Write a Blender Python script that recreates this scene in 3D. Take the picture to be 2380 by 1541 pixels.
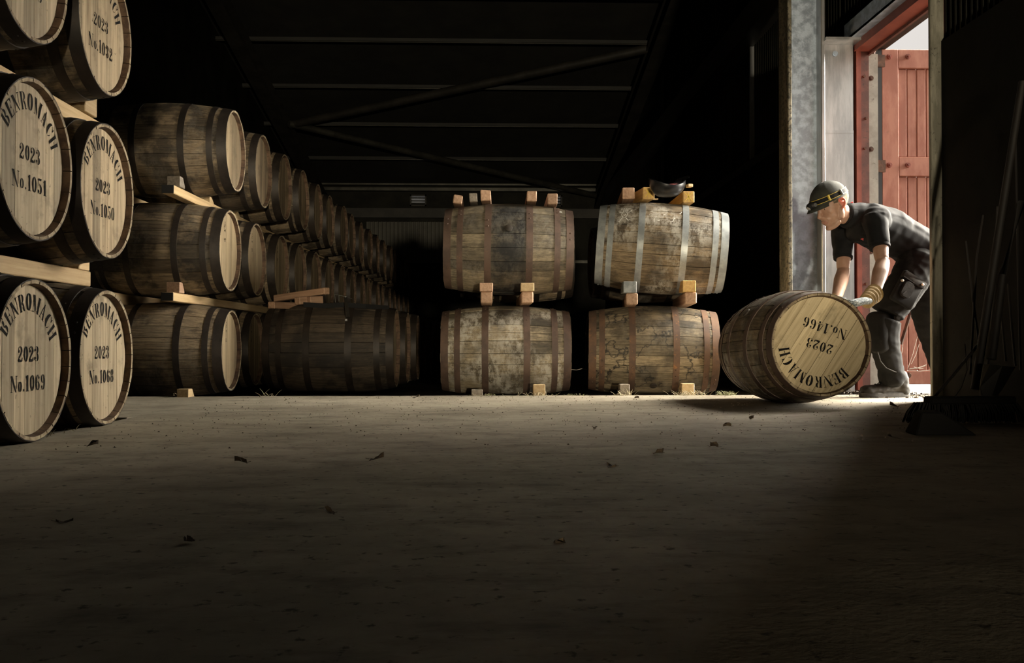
import bpy, bmesh, math, random
from math import sin, cos, pi, radians, atan2, sqrt
from mathutils import Vector, Matrix, noise
random.seed(11)
sc = bpy.context.scene
COL = sc.collection
for o in list(bpy.data.objects):
    bpy.data.objects.remove(o)

# ---------------------------------------------------------------- camera, sky, sun, assumed fill spot, exposure
FPX, HC = 2200.0, 0.34
cd = bpy.data.cameras.new('camera')
cd.sensor_width = 36.0
cd.lens = FPX / 2380 * 36
cd.clip_start, cd.clip_end = 0.05, 400
cam = bpy.data.objects.new('camera', cd)
COL.objects.link(cam)
cam.location = (0, 0, HC)
cam.rotation_euler = (radians(90) + math.atan(29.5 / FPX), 0, -math.atan(65 / FPX))
sc.camera = cam
CR = cam.rotation_euler.to_matrix()


def at(px, py, Y):
    """world point seen at photo pixel (px, py) at world depth Y"""
    d = CR @ Vector(((px - 1190) / FPX, -(py - 770.5) / FPX, -1))
    return Vector((0, 0, HC)) + d * (Y / d.y)


w = bpy.data.worlds.new('overcast_sky')
sc.world = w
w.use_nodes = True
wn = w.node_tree
bg = wn.nodes['Background']
tcw = wn.nodes.new('ShaderNodeTexCoord')
nzw = wn.nodes.new('ShaderNodeTexNoise')
nzw.inputs['Scale'].default_value = 1.6
nzw.inputs['Detail'].default_value = 4
rpw = wn.nodes.new('ShaderNodeValToRGB')
rpw.color_ramp.elements[0].position = 0.3
rpw.color_ramp.elements[0].color = (0.74, 0.70, 0.66, 1)
rpw.color_ramp.elements[1].position = 0.7
rpw.color_ramp.elements[1].color = (1.0, 0.95, 0.90, 1)
wn.links.new(tcw.outputs['Generated'], nzw.inputs['Vector'])
wn.links.new(nzw.outputs['Fac'], rpw.inputs['Fac'])
wn.links.new(rpw.outputs['Color'], bg.inputs['Color'])
bg.inputs['Strength'].default_value = 0.84

sl = bpy.data.lights.new('hazy_sun', 'SUN')          # low, hazy sun in front of the doorway
sl.energy = 92.0
sl.angle = radians(74)
sl.color = (1.0, 0.93, 0.80)
so = bpy.data.objects.new('hazy_sun', sl)
COL.objects.link(so)
so.rotation_euler = Vector((-0.878, -0.385, -0.275)).to_track_quat('-Z', 'Y').to_euler()

fl = bpy.data.lights.new('assumed_fill_spot', 'SPOT')        # assumed unseen spot, added low behind the camera to light surfaces facing it
fl.energy = 3900
fl.color = (1.0, 0.86, 0.62)
fl.spot_size = radians(29)
fl.spot_blend = 0.75
fl.shadow_soft_size = 0.15
fo = bpy.data.objects.new('assumed_fill_spot', fl)
COL.objects.link(fo)
fo.location = (1.45, -6.4, 0.20)
fo.rotation_euler = (Vector((0.45, 6.0, 2.35)) - fo.location).to_track_quat('-Z', 'Y').to_euler()

sc.view_settings.view_transform = 'Standard'
sc.view_settings.look = 'None'
sc.view_settings.gamma = 1.0
sc.view_settings.use_curve_mapping = False
sc.view_settings.exposure = 0.0
try:
    sc.cycles.max_bounces = 7
    sc.cycles.diffuse_bounces = 4
    sc.cycles.use_denoising = True
    sc.cycles.sample_clamp_indirect = 4.0
except Exception:
    pass


# ---------------------------------------------------------------- helpers
def obj(name, me, m=None, parent=None, loc=(0, 0, 0), rot=(0, 0, 0), kind=None):
    o = bpy.data.objects.new(name, me)
    COL.objects.link(o)
    o.location, o.rotation_euler = loc, rot
    if parent is not None:
        o.parent = parent
    if m is not None and me is not None:
        if not me.materials:
            me.materials.append(m)
        elif me.materials[0] is not m:
            o.material_slots[0].link = 'OBJECT'
            o.material_slots[0].material = m
    if kind:
        o['kind'] = kind
    return o


def tag(o, label, cat, group=None):
    o['label'], o['category'] = label, cat
    if group:
        o['group'] = group
    return o


def thing(name, label, cat, loc=(0, 0, 0), rot=(0, 0, 0), group=None, scale=1.0):
    o = bpy.data.objects.new(name, None)
    COL.objects.link(o)
    o.empty_display_size = 0.1
    o.location, o.rotation_euler, o.scale = loc, rot, (scale,) * 3
    return tag(o, label, cat, group)


class MB:
    """collects geometry, then builds one mesh"""
    def __init__(s):
        s.v, s.f, s.mi = [], [], []

    def add(s, vs, fs, mi=0):
        b = len(s.v)
        s.v += [tuple(p) for p in vs]
        s.f += [tuple(i + b for i in f) for f in fs]
        s.mi += [mi] * len(fs)
        return s

    def box(s, x0, x1, y0, y1, z0, z1, mi=0, M=None):
        vs = [Vector((x, y, z)) for z in (z0, z1) for y in (y0, y1) for x in (x0, x1)]
        if M is not None:
            vs = [M @ p for p in vs]
        return s.add(vs, [(0, 2, 3, 1), (4, 5, 7, 6), (0, 1, 5, 4), (2, 6, 7, 3), (0, 4, 6, 2), (1, 3, 7, 5)], mi)

    def grid(s, rows, close_u=False, mi=0, cap=False):
        n, k = len(rows), len(rows[0])
        vs = [p for r in rows for p in r]
        fs = []
        for i in range(n - 1):
            for j in range(k if close_u else k - 1):
                j2 = (j + 1) % k
                fs.append((i * k + j, i * k + j2, (i + 1) * k + j2, (i + 1) * k + j))
        if cap:
            fs.append(tuple(reversed(range(k))))
            fs.append(tuple(range((n - 1) * k, n * k)))
        return s.add(vs, fs, mi)

    def tube(s, pts, rad, n=8, mi=0, ref=None, ell=None):
        """loft through pts; rad: radius list (or one); ell: list of second radii along ref"""
        pts = [Vector(p) for p in pts]
        if not isinstance(rad, (list, tuple)):
            rad = [rad] * len(pts)
        e2 = ell or rad
        rows = []
        for i, p in enumerate(pts):
            t = (pts[min(i + 1, len(pts) - 1)] - pts[max(i - 1, 0)]).normalized()
            r0 = Vector(ref) if ref is not None else (Vector((0, 0, 1)) if abs(t.z) < 0.9 else Vector((1, 0, 0)))
            a = (r0 - t * r0.dot(t)).normalized()
            b = t.cross(a)
            rows.append([p + a * (e2[i] * cos(2 * pi * j / n)) + b * (rad[i] * sin(2 * pi * j / n)) for j in range(n)])
        return s.grid(rows, True, mi, True)

    def mesh(s, name, smooth=None, merge=False):
        me = bpy.data.meshes.new(name)
        me.from_pydata(s.v, [], s.f)
        if any(s.mi):
            me.polygons.foreach_set('material_index', s.mi)
        bm = bmesh.new()
        bm.from_mesh(me)
        if merge:
            bmesh.ops.remove_doubles(bm, verts=bm.verts, dist=1e-5)
        bmesh.ops.recalc_face_normals(bm, faces=bm.faces)
        bm.to_mesh(me)
        bm.free()
        if smooth is not None:
            me.polygons.foreach_set('use_smooth', [True] * len(me.polygons))
            me.set_sharp_from_angle(angle=radians(smooth))
        return me


def bevel_box(name, sx, sy, sz, b, jit=0.0, seed=0):
    """chamfered block centred on the origin, corners a little uneven"""
    rnd = random.Random(seed)
    bm = bmesh.new()
    bmesh.ops.create_cube(bm, size=1)
    for v in bm.verts:
        v.co = Vector((v.co.x * sx, v.co.y * sy, v.co.z * sz)) + Vector([rnd.uniform(-jit, jit) for _ in range(3)])
    bmesh.ops.bevel(bm, geom=bm.edges, offset=b, segments=1, affect='EDGES')
    me = bpy.data.meshes.new(name)
    bm.to_mesh(me)
    bm.free()
    return me


# ---------------------------------------------------------------- materials
def mk(name, rough=0.7, metal=0.0, col=(0.5, 0.5, 0.5)):
    m = bpy.data.materials.new(name)
    m.use_nodes = True
    b = m.node_tree.nodes['Principled BSDF']
    b.inputs['Roughness'].default_value = rough
    b.inputs['Metallic'].default_value = metal
    b.inputs['Base Color'].default_value = (*col, 1)
    return m, m.node_tree, b


def nd(nt, typ, props=None, **ins):
    n = nt.nodes.new(typ)
    for k, v in (props or {}).items():
        setattr(n, k, v)
    for k, v in ins.items():
        s = n.inputs[k.replace('_', ' ')]
        if isinstance(v, bpy.types.NodeSocket):
            nt.links.new(v, s)
        else:
            s.default_value = v if not (isinstance(v, tuple) and s.type == 'RGBA' and len(v) == 3) else (*v, 1)
    return n


def ocoord(nt, spread=5.3):
    """object coordinates shifted by where the object stands, so copies differ"""
    tc = nd(nt, 'ShaderNodeTexCoord')
    oi = nd(nt, 'ShaderNodeObjectInfo')
    sc_ = nd(nt, 'ShaderNodeVectorMath', {'operation': 'SCALE'}, Vector=oi.outputs['Location'])
    sc_.inputs['Scale'].default_value = spread
    ad = nd(nt, 'ShaderNodeVectorMath', {'operation': 'ADD'})
    nt.links.new(tc.outputs['Object'], ad.inputs[0])
    nt.links.new(sc_.outputs[0], ad.inputs[1])
    return ad.outputs[0], oi.outputs['Random'], tc.outputs['Object']


def nz(nt, vec, scale, detail=4, rough=0.55, stretch=None):
    if stretch:
        vec = nd(nt, 'ShaderNodeMapping', Vector=vec, Scale=stretch).outputs[0]
    return nd(nt, 'ShaderNodeTexNoise', Vector=vec, Scale=scale, Detail=detail, Roughness=rough).outputs['Fac']


def ramp(nt, fac, stops):
    r = nd(nt, 'ShaderNodeValToRGB', Fac=fac)
    el = r.color_ramp.elements
    while len(el) < len(stops):
        el.new(0.5)
    for e, (p, c) in zip(el, stops):
        e.position = p
        e.color = (c, c, c, 1) if isinstance(c, (int, float)) else (*c, 1)
    return r.outputs['Color']


def mixc(nt, fac, a, b, mode='MIX'):
    return nd(nt, 'ShaderNodeMixRGB', {'blend_type': mode}, Fac=fac, Color1=a, Color2=b).outputs[0]


def mth(nt, op, a, b=0.0):
    n = nd(nt, 'ShaderNodeMath', {'operation': op})
    for i, v in enumerate((a, b)):
        if isinstance(v, bpy.types.NodeSocket):
            nt.links.new(v, n.inputs[i])
        else:
            n.inputs[i].default_value = v
    return n.outputs[0]


def bump(nt, b, h, strength=0.3, dist=0.003):
    n = nd(nt, 'ShaderNodeBump', Strength=strength, Distance=dist, Height=h)
    nt.links.new(n.outputs[0], b.inputs['Normal'])


def vary(nt, col, rnd, lo, hi):
    mr = nd(nt, 'ShaderNodeMapRange', Value=rnd)
    mr.inputs['To Min'].default_value, mr.inputs['To Max'].default_value = lo, hi
    cb = nd(nt, 'ShaderNodeCombineColor')
    for i in range(3):
        nt.links.new(mr.outputs[0], cb.inputs[i])
    return mixc(nt, 1.0, col, cb.outputs[0], 'MULTIPLY')


def stave_mat(name, dark, mid, light, stain=0.5, dust=0.0, band=False, rings=False, ink=(0.008, 0.007, 0.006), lo=0.5, hi=1.4):
    m, nt, b = mk(name, 0.72)
    v, rnd, raw = ocoord(nt)
    g = nz(nt, v, 3.0, 6, 0.65, (1.3, 26, 26))
    c = ramp(nt, g, [(0.28, dark), (0.5, mid), (0.74, light)])
    c = vary(nt, c, rnd, lo, hi)
    fine = ramp(nt, nz(nt, v, 5, 5, 0.7, (3, 50, 50)), [(0.33, 0.15), (0.5, 1.0)])
    c = mixc(nt, 0.7, c, fine, 'MULTIPLY')
    s = ramp(nt, nz(nt, v, 4.2, 6, 0.62), [(0.46, 0.0), (0.56, stain)])
    c = mixc(nt, s, c, (*ink, 1))
    if rings:                                           # tide lines left by leaks
        for s_, w_ in ((4.6, 0.024),):
            l_ = ramp(nt, nz(nt, v, s_, 4, 0.55), [(0.5 - w_, 0.0), (0.5, 0.95), (0.5 + w_ * 0.6, 0.0)])
            c = mixc(nt, l_, c, (*ink, 1))
    if band:                                            # soot and leak marks round the bung
        sx = nd(nt, 'ShaderNodeSeparateXYZ', Vector=raw)
        ax = mth(nt, 'ABSOLUTE', sx.outputs[0])
        bm_ = ramp(nt, ax, [(0.10, 1.0), (0.16, 0.0)])
        k = ramp(nt, nz(nt, v, 7, 6, 0.7, (1.0, 1.4, 1.4)), [(0.44, 1.0), (0.66, 0.45)])
        c = mixc(nt, mth(nt, 'MULTIPLY', bm_, k), c, (0.006, 0.0055, 0.005, 1))
    if dust:
        d1 = ramp(nt, nz(nt, v, 3.2, 3, 0.5), [(0.44, 0.0), (0.58, 1.0)])
        d2 = ramp(nt, nz(nt, v, 20, 8, 0.8, (1, 0.6, 0.6)), [(0.44, 0.0), (0.56, dust)])
        c = mixc(nt, mth(nt, 'MULTIPLY', d1, d2), c, (0.50, 0.47, 0.40, 1))
    nt.links.new(c, b.inputs['Base Color'])
    bump(nt, b, g, 0.45, 0.004)
    return m


def board_mat(name, dark, mid, light, axis=2, blot=0.35, lo=0.70, hi=1.14, rough=0.68, warm=0.0):
    st = [22, 22, 22]
    st[axis] = 1.0
    m, nt, b = mk(name, rough)
    v, rnd, raw = ocoord(nt, 3.1)
    rv = nd(nt, 'ShaderNodeCombineXYZ', X=rnd, Y=rnd, Z=rnd)
    v = nd(nt, 'ShaderNodeVectorMath', {'operation': 'MULTIPLY_ADD'})
    nt.links.new(rv.outputs[0], v.inputs[0])
    v.inputs[1].default_value = (9, 7, 5)
    nt.links.new(ocoord(nt, 3.1)[0], v.inputs[2])
    v = v.outputs[0]
    g = nz(nt, v, 2.6, 6, 0.62, tuple(st))
    c = ramp(nt, g, [(0.27, dark), (0.5, mid), (0.72, light)])
    c = vary(nt, c, rnd, lo, hi)
    s = ramp(nt, nz(nt, ocoord(nt, 7.7)[0], 5.5, 5, 0.65), [(0.56, 0.0), (0.72, blot)])
    c = mixc(nt, s, c, tuple(0.28 * x for x in mid) + (1,))
    sp = ramp(nt, nz(nt, ocoord(nt, 7.7)[0], 46, 3, 0.6), [(0.66, 0.0), (0.74, blot)])
    c = mixc(nt, sp, c, tuple(0.2 * x for x in mid) + (1,))
    nt.links.new(c, b.inputs['Base Color'])
    bump(nt, b, g, 0.25, 0.0025)
    return m


def patchy(name, c1, c2, scale=6, rough=0.6, metal=0.0, c3=None, lo=0.42, hi=0.6, bmp=0.2, detail=6, stretch=None, spot=0.62, spread=5.3, rrange=None):
    m, nt, b = mk(name, rough, metal)
    v, rnd, raw = ocoord(nt, spread)
    n = nz(nt, v, scale, detail, 0.65, stretch)
    c = ramp(nt, n, [(lo, c1), (hi, c2)])
    if c3 is not None:
        c = mixc(nt, ramp(nt, nz(nt, v, scale * 4.3, 5, 0.7), [(spot, 0.0), (spot + 0.1, 0.9)]), c, (*c3, 1))
    nt.links.new(c, b.inputs['Base Color'])
    if rrange:
        nt.links.new(ramp(nt, n, [(lo, rrange[0]), (hi, rrange[1])]), b.inputs['Roughness'])
    if bmp:
        bump(nt, b, nz(nt, v, scale * 6, 5, 0.6), bmp, 0.002)
    return m


def plain(name, col, rough=0.6, metal=0.0):
    return mk(name, rough, metal, col)[0]


MT = {}
MT['rack_stave'] = stave_mat('weathered_oak_dark', (0.085, 0.062, 0.038), (0.215, 0.158, 0.096), (0.37, 0.285, 0.175), 0.75, 0.12)
MT['grey_stave'] = stave_mat('weathered_oak_grey', (0.085, 0.066, 0.042), (0.20, 0.16, 0.10), (0.33, 0.27, 0.175), 0.6, 0.75)
MT['soot_stave'] = stave_mat('weathered_oak_sooty', (0.09, 0.07, 0.043), (0.20, 0.16, 0.10), (0.32, 0.26, 0.17), 0.5, 0.12, band=True)
MT['brown_stave'] = stave_mat('weathered_oak_brown', (0.07, 0.05, 0.028), (0.17, 0.122, 0.068), (0.28, 0.21, 0.12), 0.6, 0.6)
MT['ring_stave'] = stave_mat('weathered_oak_ringed', (0.09, 0.07, 0.042), (0.22, 0.172, 0.105), (0.36, 0.285, 0.18), 0.6, 0.1, rings=True)
MT['head'] = board_mat('pale_oak_head', (0.31, 0.235, 0.145), (0.50, 0.40, 0.257), (0.63, 0.52, 0.355), 2, 0.7, 0.62, 1.16)
MT['head_gold'] = board_mat('golden_oak_head', (0.42, 0.32, 0.175), (0.66, 0.53, 0.32), (0.80, 0.67, 0.43), 2, 0.6, 0.66, 1.12)
MT['chime'] = patchy('chime_end_grain', (0.24, 0.18, 0.11), (0.46, 0.37, 0.24), 16, 0.8, 0.0, (0.08, 0.055, 0.035), spot=0.62)
MT['chime_in'] = patchy('chime_inner_edge', (0.07, 0.04, 0.025), (0.16, 0.10, 0.06), 14, 0.8)
MT['head_new'] = board_mat('clean_oak_head', (0.28, 0.21, 0.12), (0.38, 0.29, 0.172), (0.46, 0.36, 0.225), 2, 0.25)
MT['head_red'] = board_mat('streaked_oak_head', (0.22, 0.155, 0.09), (0.47, 0.36, 0.22), (0.64, 0.51, 0.33), 2, 0.85, 0.6, 1.1)
MT['head_shaded'] = board_mat('shaded_streaked_oak_head', (0.14, 0.10, 0.055), (0.30, 0.225, 0.135), (0.42, 0.33, 0.21), 2, 0.85, 0.6, 1.15)  # streaked oak, darkened to carry the shade on the top tier and deep columns
MT['shaded_stave'] = stave_mat('shaded_oak', (0.03, 0.022, 0.014), (0.065, 0.048, 0.032), (0.11, 0.085, 0.055), 0.7)  # oak colour darkened to hold the shade over the low row
MT['hoop_dark'] = patchy('dark_hoop_iron', (0.022, 0.017, 0.013), (0.04, 0.03, 0.023), 9, 0.55, 0.3, (0.09, 0.05, 0.028), spot=0.66)
MT['hoop_rust'] = patchy('rusty_hoop_iron', (0.075, 0.048, 0.036), (0.12, 0.076, 0.055), 7, 0.65, 0.2, (0.25, 0.13, 0.055), spot=0.64)
MT['hoop_rust2'] = patchy('orange_rust_hoop_iron', (0.10, 0.062, 0.043), (0.17, 0.095, 0.055), 6, 0.7, 0.15, (0.33, 0.15, 0.05), spot=0.60)
MT['hoop_galv'] = patchy('galvanised_hoop', (0.25, 0.27, 0.275), (0.37, 0.39, 0.39), 11, 0.42, 0.35, (0.22, 0.20, 0.18), spot=0.70)
MT['ink'] = patchy('stencil_ink', (0.007, 0.0065, 0.0065), (0.022, 0.02, 0.019), 30, 0.8, bmp=0)
MT['ink'].node_tree.nodes['Principled BSDF'].inputs['Specular IOR Level'].default_value = 0.1
MT['chalk'] = plain('white_chalk', (0.80, 0.79, 0.74), 0.9)
MT['crayon'] = plain('yellow_crayon', (0.62, 0.42, 0.06), 0.8)
MT['timber'] = board_mat('new_pine', (0.42, 0.28, 0.14), (0.56, 0.40, 0.21), (0.66, 0.49, 0.28), 0, 0.12)
MT['timber_red'] = board_mat('reddish_sawn_timber', (0.26, 0.15, 0.09), (0.40, 0.245, 0.155), (0.50, 0.33, 0.215), 0, 0.12, 0.8, 1.15)
MT['timber_grey'] = board_mat('weathered_timber', (0.13, 0.11, 0.085), (0.24, 0.20, 0.155), (0.33, 0.285, 0.225), 0, 0.4)
MT['timber_orange'] = board_mat('orange_sawn_timber', (0.42, 0.24, 0.07), (0.58, 0.35, 0.11), (0.68, 0.44, 0.16), 0, 0.1)
MT['timber_dark'] = board_mat('dark_old_timber', (0.02, 0.016, 0.012), (0.045, 0.034, 0.024), (0.07, 0.052, 0.036), 0, 0.3)
MT['paint_shade_black'] = plain('black_end_paint', (0.012, 0.011, 0.011), 0.6)  # runner end paint, also the painted shade strip on the door leaf
MT['paint_grey'] = patchy('grey_end_paint', (0.14, 0.15, 0.15), (0.24, 0.25, 0.24), 20, 0.7)


def concrete(name, a, b_, c_, scale=1.0, dirt=0.6):
    m, nt, b = mk(name, 0.82)
    tc = nd(nt, 'ShaderNodeTexCoord')
    v = tc.outputs['Object']
    n1 = nz(nt, v, 0.9 * scale, 6, 0.6)
    n2 = nz(nt, v, 9 * scale, 8, 0.7)
    c = ramp(nt, n1, [(0.3, a), (0.5, b_), (0.7, c_)])
    c = mixc(nt, 0.55, c, ramp(nt, n2, [(0.3, 0.55), (0.6, 1.0)]), 'MULTIPLY')
    sp = ramp(nt, nz(nt, v, 34 * scale, 4, 0.6), [(0.60, 0.0), (0.68, dirt)])
    c = mixc(nt, sp, c, tuple(0.25 * x for x in a) + (1,))
    sm = ramp(nt, nz(nt, v, 3.1 * scale, 5, 0.7, (1.0, 2.2, 1.0)), [(0.50, 0.0), (0.68, 0.7 * dirt)])
    c = mixc(nt, sm, c, tuple(0.4 * x for x in a) + (1,))
    nt.links.new(c, b.inputs['Base Color'])
    hh = mth(nt, 'ADD', n2, mth(nt, 'MULTIPLY', nz(nt, v, 70 * scale, 3, 0.6), 0.5))
    bump(nt, b, hh, 0.12, 0.004)
    return m


MT['slab'] = concrete('worn_concrete', (0.22, 0.185, 0.13), (0.36, 0.31, 0.225), (0.47, 0.41, 0.31), 1.0, 0.85)
MT['earth'] = concrete('packed_earth', (0.035, 0.028, 0.02), (0.05, 0.04, 0.028), (0.07, 0.056, 0.04))
MT['gravel'] = concrete('yard_gravel', (0.05, 0.045, 0.038), (0.08, 0.072, 0.06), (0.11, 0.10, 0.085), 3.0)
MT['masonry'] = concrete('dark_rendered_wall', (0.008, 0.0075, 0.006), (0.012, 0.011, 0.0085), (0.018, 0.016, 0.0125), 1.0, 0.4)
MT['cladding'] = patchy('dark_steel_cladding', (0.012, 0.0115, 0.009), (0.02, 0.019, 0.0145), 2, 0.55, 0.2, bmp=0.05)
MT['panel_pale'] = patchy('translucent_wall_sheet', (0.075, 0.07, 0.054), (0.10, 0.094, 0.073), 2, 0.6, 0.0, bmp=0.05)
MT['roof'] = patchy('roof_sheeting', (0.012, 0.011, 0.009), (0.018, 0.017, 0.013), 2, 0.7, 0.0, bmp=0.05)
MT['purlin'] = patchy('galvanised_purlin', (0.055, 0.053, 0.044), (0.09, 0.086, 0.07), 3, 0.35, 0.6, bmp=0.05)
MT['steel_dark'] = patchy('dark_structural_steel', (0.022, 0.02, 0.016), (0.036, 0.032, 0.026), 3, 0.55, 0.3, bmp=0.1)
MT['galv'] = patchy('galvanised_column', (0.29, 0.345, 0.42), (0.46, 0.54, 0.65), 16, 0.42, 0.45, (0.26, 0.235, 0.20), spot=0.66, bmp=0.12, rrange=(0.38, 0.55))
MT['galv_sheet'] = patchy('galvanised_sheet', (0.36, 0.365, 0.37), (0.50, 0.50, 0.50), 5, 0.30, 0.65, (0.30, 0.28, 0.26), spot=0.72, bmp=0.06, stretch=(3, 3, 0.5))
MT['flange'] = patchy('stained_flange_edge', (0.10, 0.09, 0.06), (0.24, 0.21, 0.15), 9, 0.6, 0.2, (0.02, 0.018, 0.014), spot=0.5, stretch=(1, 1, 0.35))
MT['red'] = patchy('red_door_paint', (0.27, 0.09, 0.055), (0.37, 0.15, 0.10), 4, 0.55, 0.0, (0.15, 0.08, 0.05), spot=0.66, bmp=0.12, stretch=(2, 2, 0.7))
MT['red_frame'] = patchy('red_frame_paint', (0.20, 0.042, 0.024), (0.27, 0.062, 0.036), 6, 0.5, 0.0, (0.09, 0.035, 0.025), spot=0.66, bmp=0.15)
MT['red_old'] = patchy('worn_red_frame_paint', (0.09, 0.032, 0.022), (0.16, 0.055, 0.038), 9, 0.6, 0.0, (0.035, 0.02, 0.015), spot=0.60, bmp=0.25)
MT['reveal'] = patchy('flaking_white_reveal', (0.26, 0.245, 0.21), (0.38, 0.36, 0.315), 6, 0.8, 0.0, (0.07, 0.06, 0.045), spot=0.62, bmp=0.3)
MT['soffit'] = patchy('rough_soffit', (0.22, 0.18, 0.12), (0.36, 0.30, 0.21), 12, 0.85, 0.0, (0.06, 0.05, 0.04), spot=0.58, bmp=0.5)
MT['post'] = patchy('dirty_grey_post', (0.15, 0.14, 0.105), (0.32, 0.30, 0.235), 7, 0.7, 0.1, (0.03, 0.026, 0.02), spot=0.60, bmp=0.2, stretch=(1.5, 1.5, 0.3))
MT['rust'] = patchy('rusty_ironwork', (0.06, 0.03, 0.02), (0.13, 0.06, 0.035), 14, 0.75, 0.3, bmp=0.4)
MT['bolt_red'] = patchy('painted_bolt', (0.16, 0.05, 0.035), (0.28, 0.07, 0.045), 30, 0.6, 0.1, bmp=0.3)
MT['skin'] = patchy('skin', (0.36, 0.205, 0.14), (0.42, 0.25, 0.175), 12, 0.5, 0.0, (0.30, 0.15, 0.10), spot=0.66, bmp=0.06)
MT['ear'] = plain('backlit_ear_skin', (0.62, 0.17, 0.11), 0.5)  # red tone stands for light passing through the ear
for k in ('skin', 'ear'):
    bs = MT[k].node_tree.nodes['Principled BSDF']
    bs.inputs['Subsurface Weight'].default_value = 0.12
    bs.inputs['Subsurface Radius'].default_value = (0.02, 0.008, 0.005)
MT['lip'] = plain('lip_skin', (0.33, 0.16, 0.115), 0.5)
MT['hair'] = patchy('short_fair_hair', (0.09, 0.07, 0.045), (0.20, 0.16, 0.11), 60, 0.8, bmp=0.5)
MT['shirt'] = patchy('black_jersey', (0.0085, 0.0085, 0.009), (0.013, 0.013, 0.0135), 8, 0.75, bmp=0.25)
MT['trouser'] = patchy('black_work_canvas', (0.0075, 0.0073, 0.007), (0.014, 0.0135, 0.0125), 6, 0.85, 0.0, (0.022, 0.02, 0.0175), spot=0.62, bmp=0.35)
MT['trouser_pad'] = patchy('worn_black_canvas', (0.016, 0.015, 0.0135), (0.034, 0.031, 0.027), 14, 0.85, 0.0, (0.02, 0.019, 0.018), spot=0.5, bmp=0.4, stretch=(1, 1, 3))
MT['thread'] = plain('grey_reflective_piping', (0.05, 0.048, 0.044), 0.7)
MT['rivet'] = plain('brass_rivet', (0.55, 0.48, 0.38), 0.35, 0.7)
for k in ('masonry', 'cladding', 'tool_wood_'):
    if k in MT:
        MT[k].node_tree.nodes['Principled BSDF'].inputs['Specular IOR Level'].default_value = 0.08
for k in ('shirt', 'trouser', 'trouser_pad', 'boot', 'strap_', 'hair'):
    if k not in MT:
        continue
    MT[k].node_tree.nodes['Principled BSDF'].inputs['Specular IOR Level'].default_value = 0.12
MT['boot'] = patchy('dusty_black_leather', (0.014, 0.0125, 0.0105), (0.032, 0.028, 0.022), 9, 0.65, 0.0, (0.055, 0.048, 0.038), spot=0.64, bmp=0.3)
MT['sole'] = patchy('rubber_sole', (0.025, 0.023, 0.02), (0.06, 0.054, 0.045), 12, 0.8, bmp=0.3)
MT['glove'] = patchy('tan_knit_cuff', (0.38, 0.25, 0.10), (0.50, 0.34, 0.15), 30, 0.85, bmp=0.3)
MT['glove_knit'] = patchy('blue_white_knit', (0.05, 0.08, 0.10), (0.78, 0.82, 0.82), 70, 0.85, bmp=0.3, stretch=(1, 1, 2))
MT['cap'] = patchy('dark_olive_cap', (0.018, 0.018, 0.013), (0.03, 0.03, 0.022), 20, 0.85, bmp=0.3)
MT['strap'] = plain('black_webbing', (0.012, 0.012, 0.012), 0.7)
MT['strap'].node_tree.nodes['Principled BSDF'].inputs['Specular IOR Level'].default_value = 0.12
MT['boot'].node_tree.nodes['Principled BSDF'].inputs['Specular IOR Level'].default_value = 0.2
MT['yellow'] = plain('yellow_edging', (0.50, 0.36, 0.05), 0.6)
MT['plastic'] = plain('grey_plastic', (0.10, 0.10, 0.10), 0.4)
MT['lens'] = plain('lamp_lens', (0.30, 0.30, 0.29), 0.2)
MT['red_cloth'] = plain('red_thread', (0.50, 0.05, 0.04), 0.7)
MT['gloss_black'] = plain('glossy_black_plastic', (0.006, 0.006, 0.007), 0.3)
MT['lining'] = plain('red_lining', (0.30, 0.02, 0.02), 0.5)
MT['leaf'] = patchy('dead_leaf', (0.035, 0.024, 0.014), (0.08, 0.055, 0.03), 25, 0.8, bmp=0.2)
MT['leaf_pale'] = patchy('pale_dead_leaf', (0.26, 0.18, 0.10), (0.40, 0.30, 0.18), 25, 0.8, bmp=0.2)
MT['straw'] = plain('dry_straw', (0.34, 0.29, 0.18), 0.85)
MT['tool_wood'] = board_mat('grimy_tool_handle', (0.006, 0.0045, 0.0035), (0.015, 0.011, 0.008), (0.025, 0.019, 0.013), 2, 0.3)
MT['near_black'] = plain('near_black_wood', (0.005, 0.0045, 0.004), 0.85)  # even near-black colour for the floor wedge and broom board
MT['near_black'].node_tree.nodes['Principled BSDF'].inputs['Specular IOR Level'].default_value = 0.15
MT['bristle'] = plain('dark_bristle', (0.006, 0.005, 0.004), 0.9)
MT['cobweb'] = plain('dusty_cobweb', (0.62, 0.56, 0.48), 0.9)
MT['white'] = plain('dull_white', (0.55, 0.53, 0.48), 0.7)

# ---------------------------------------------------------------- the setting
XR, XL, YB, YF = 2.70, -4.0, 21.0, -7.0        # walls
D0, D1, DH = 5.60, 6.93, 2.52                  # doorway in the right wall
RIDGE = 5.0


def roof_z(y):
    return 3.78 + 0.174 * (YB - y) if y > RIDGE else 3.78 + 0.174 * (YB - RIDGE) - 0.174 * (RIDGE - y)


def edge_line(p, q, n, amp, seed):
    r = random.Random(seed)
    out = []
    for i in range(n + 1):
        t = i / n
        a = amp * r.uniform(-1, 1) if 0 < i < n else 0
        d = (Vector(q) - Vector(p)).normalized()
        out.append(Vector(p).lerp(Vector(q), t) + Vector((-d.y, d.x)) * a)
    return out


def slab(name, loop, z0, z1, m):
    mb = MB()
    k = len(loop)
    mb.add([(p.x, p.y, z1) for p in loop] + [(p.x, p.y, z0) for p in loop],
           [tuple(range(k))] + [(i, (i + 1) % k, k + (i + 1) % k, k + i) for i in range(k)])
    return obj(name, mb.mesh(name), m, kind='structure')


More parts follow.
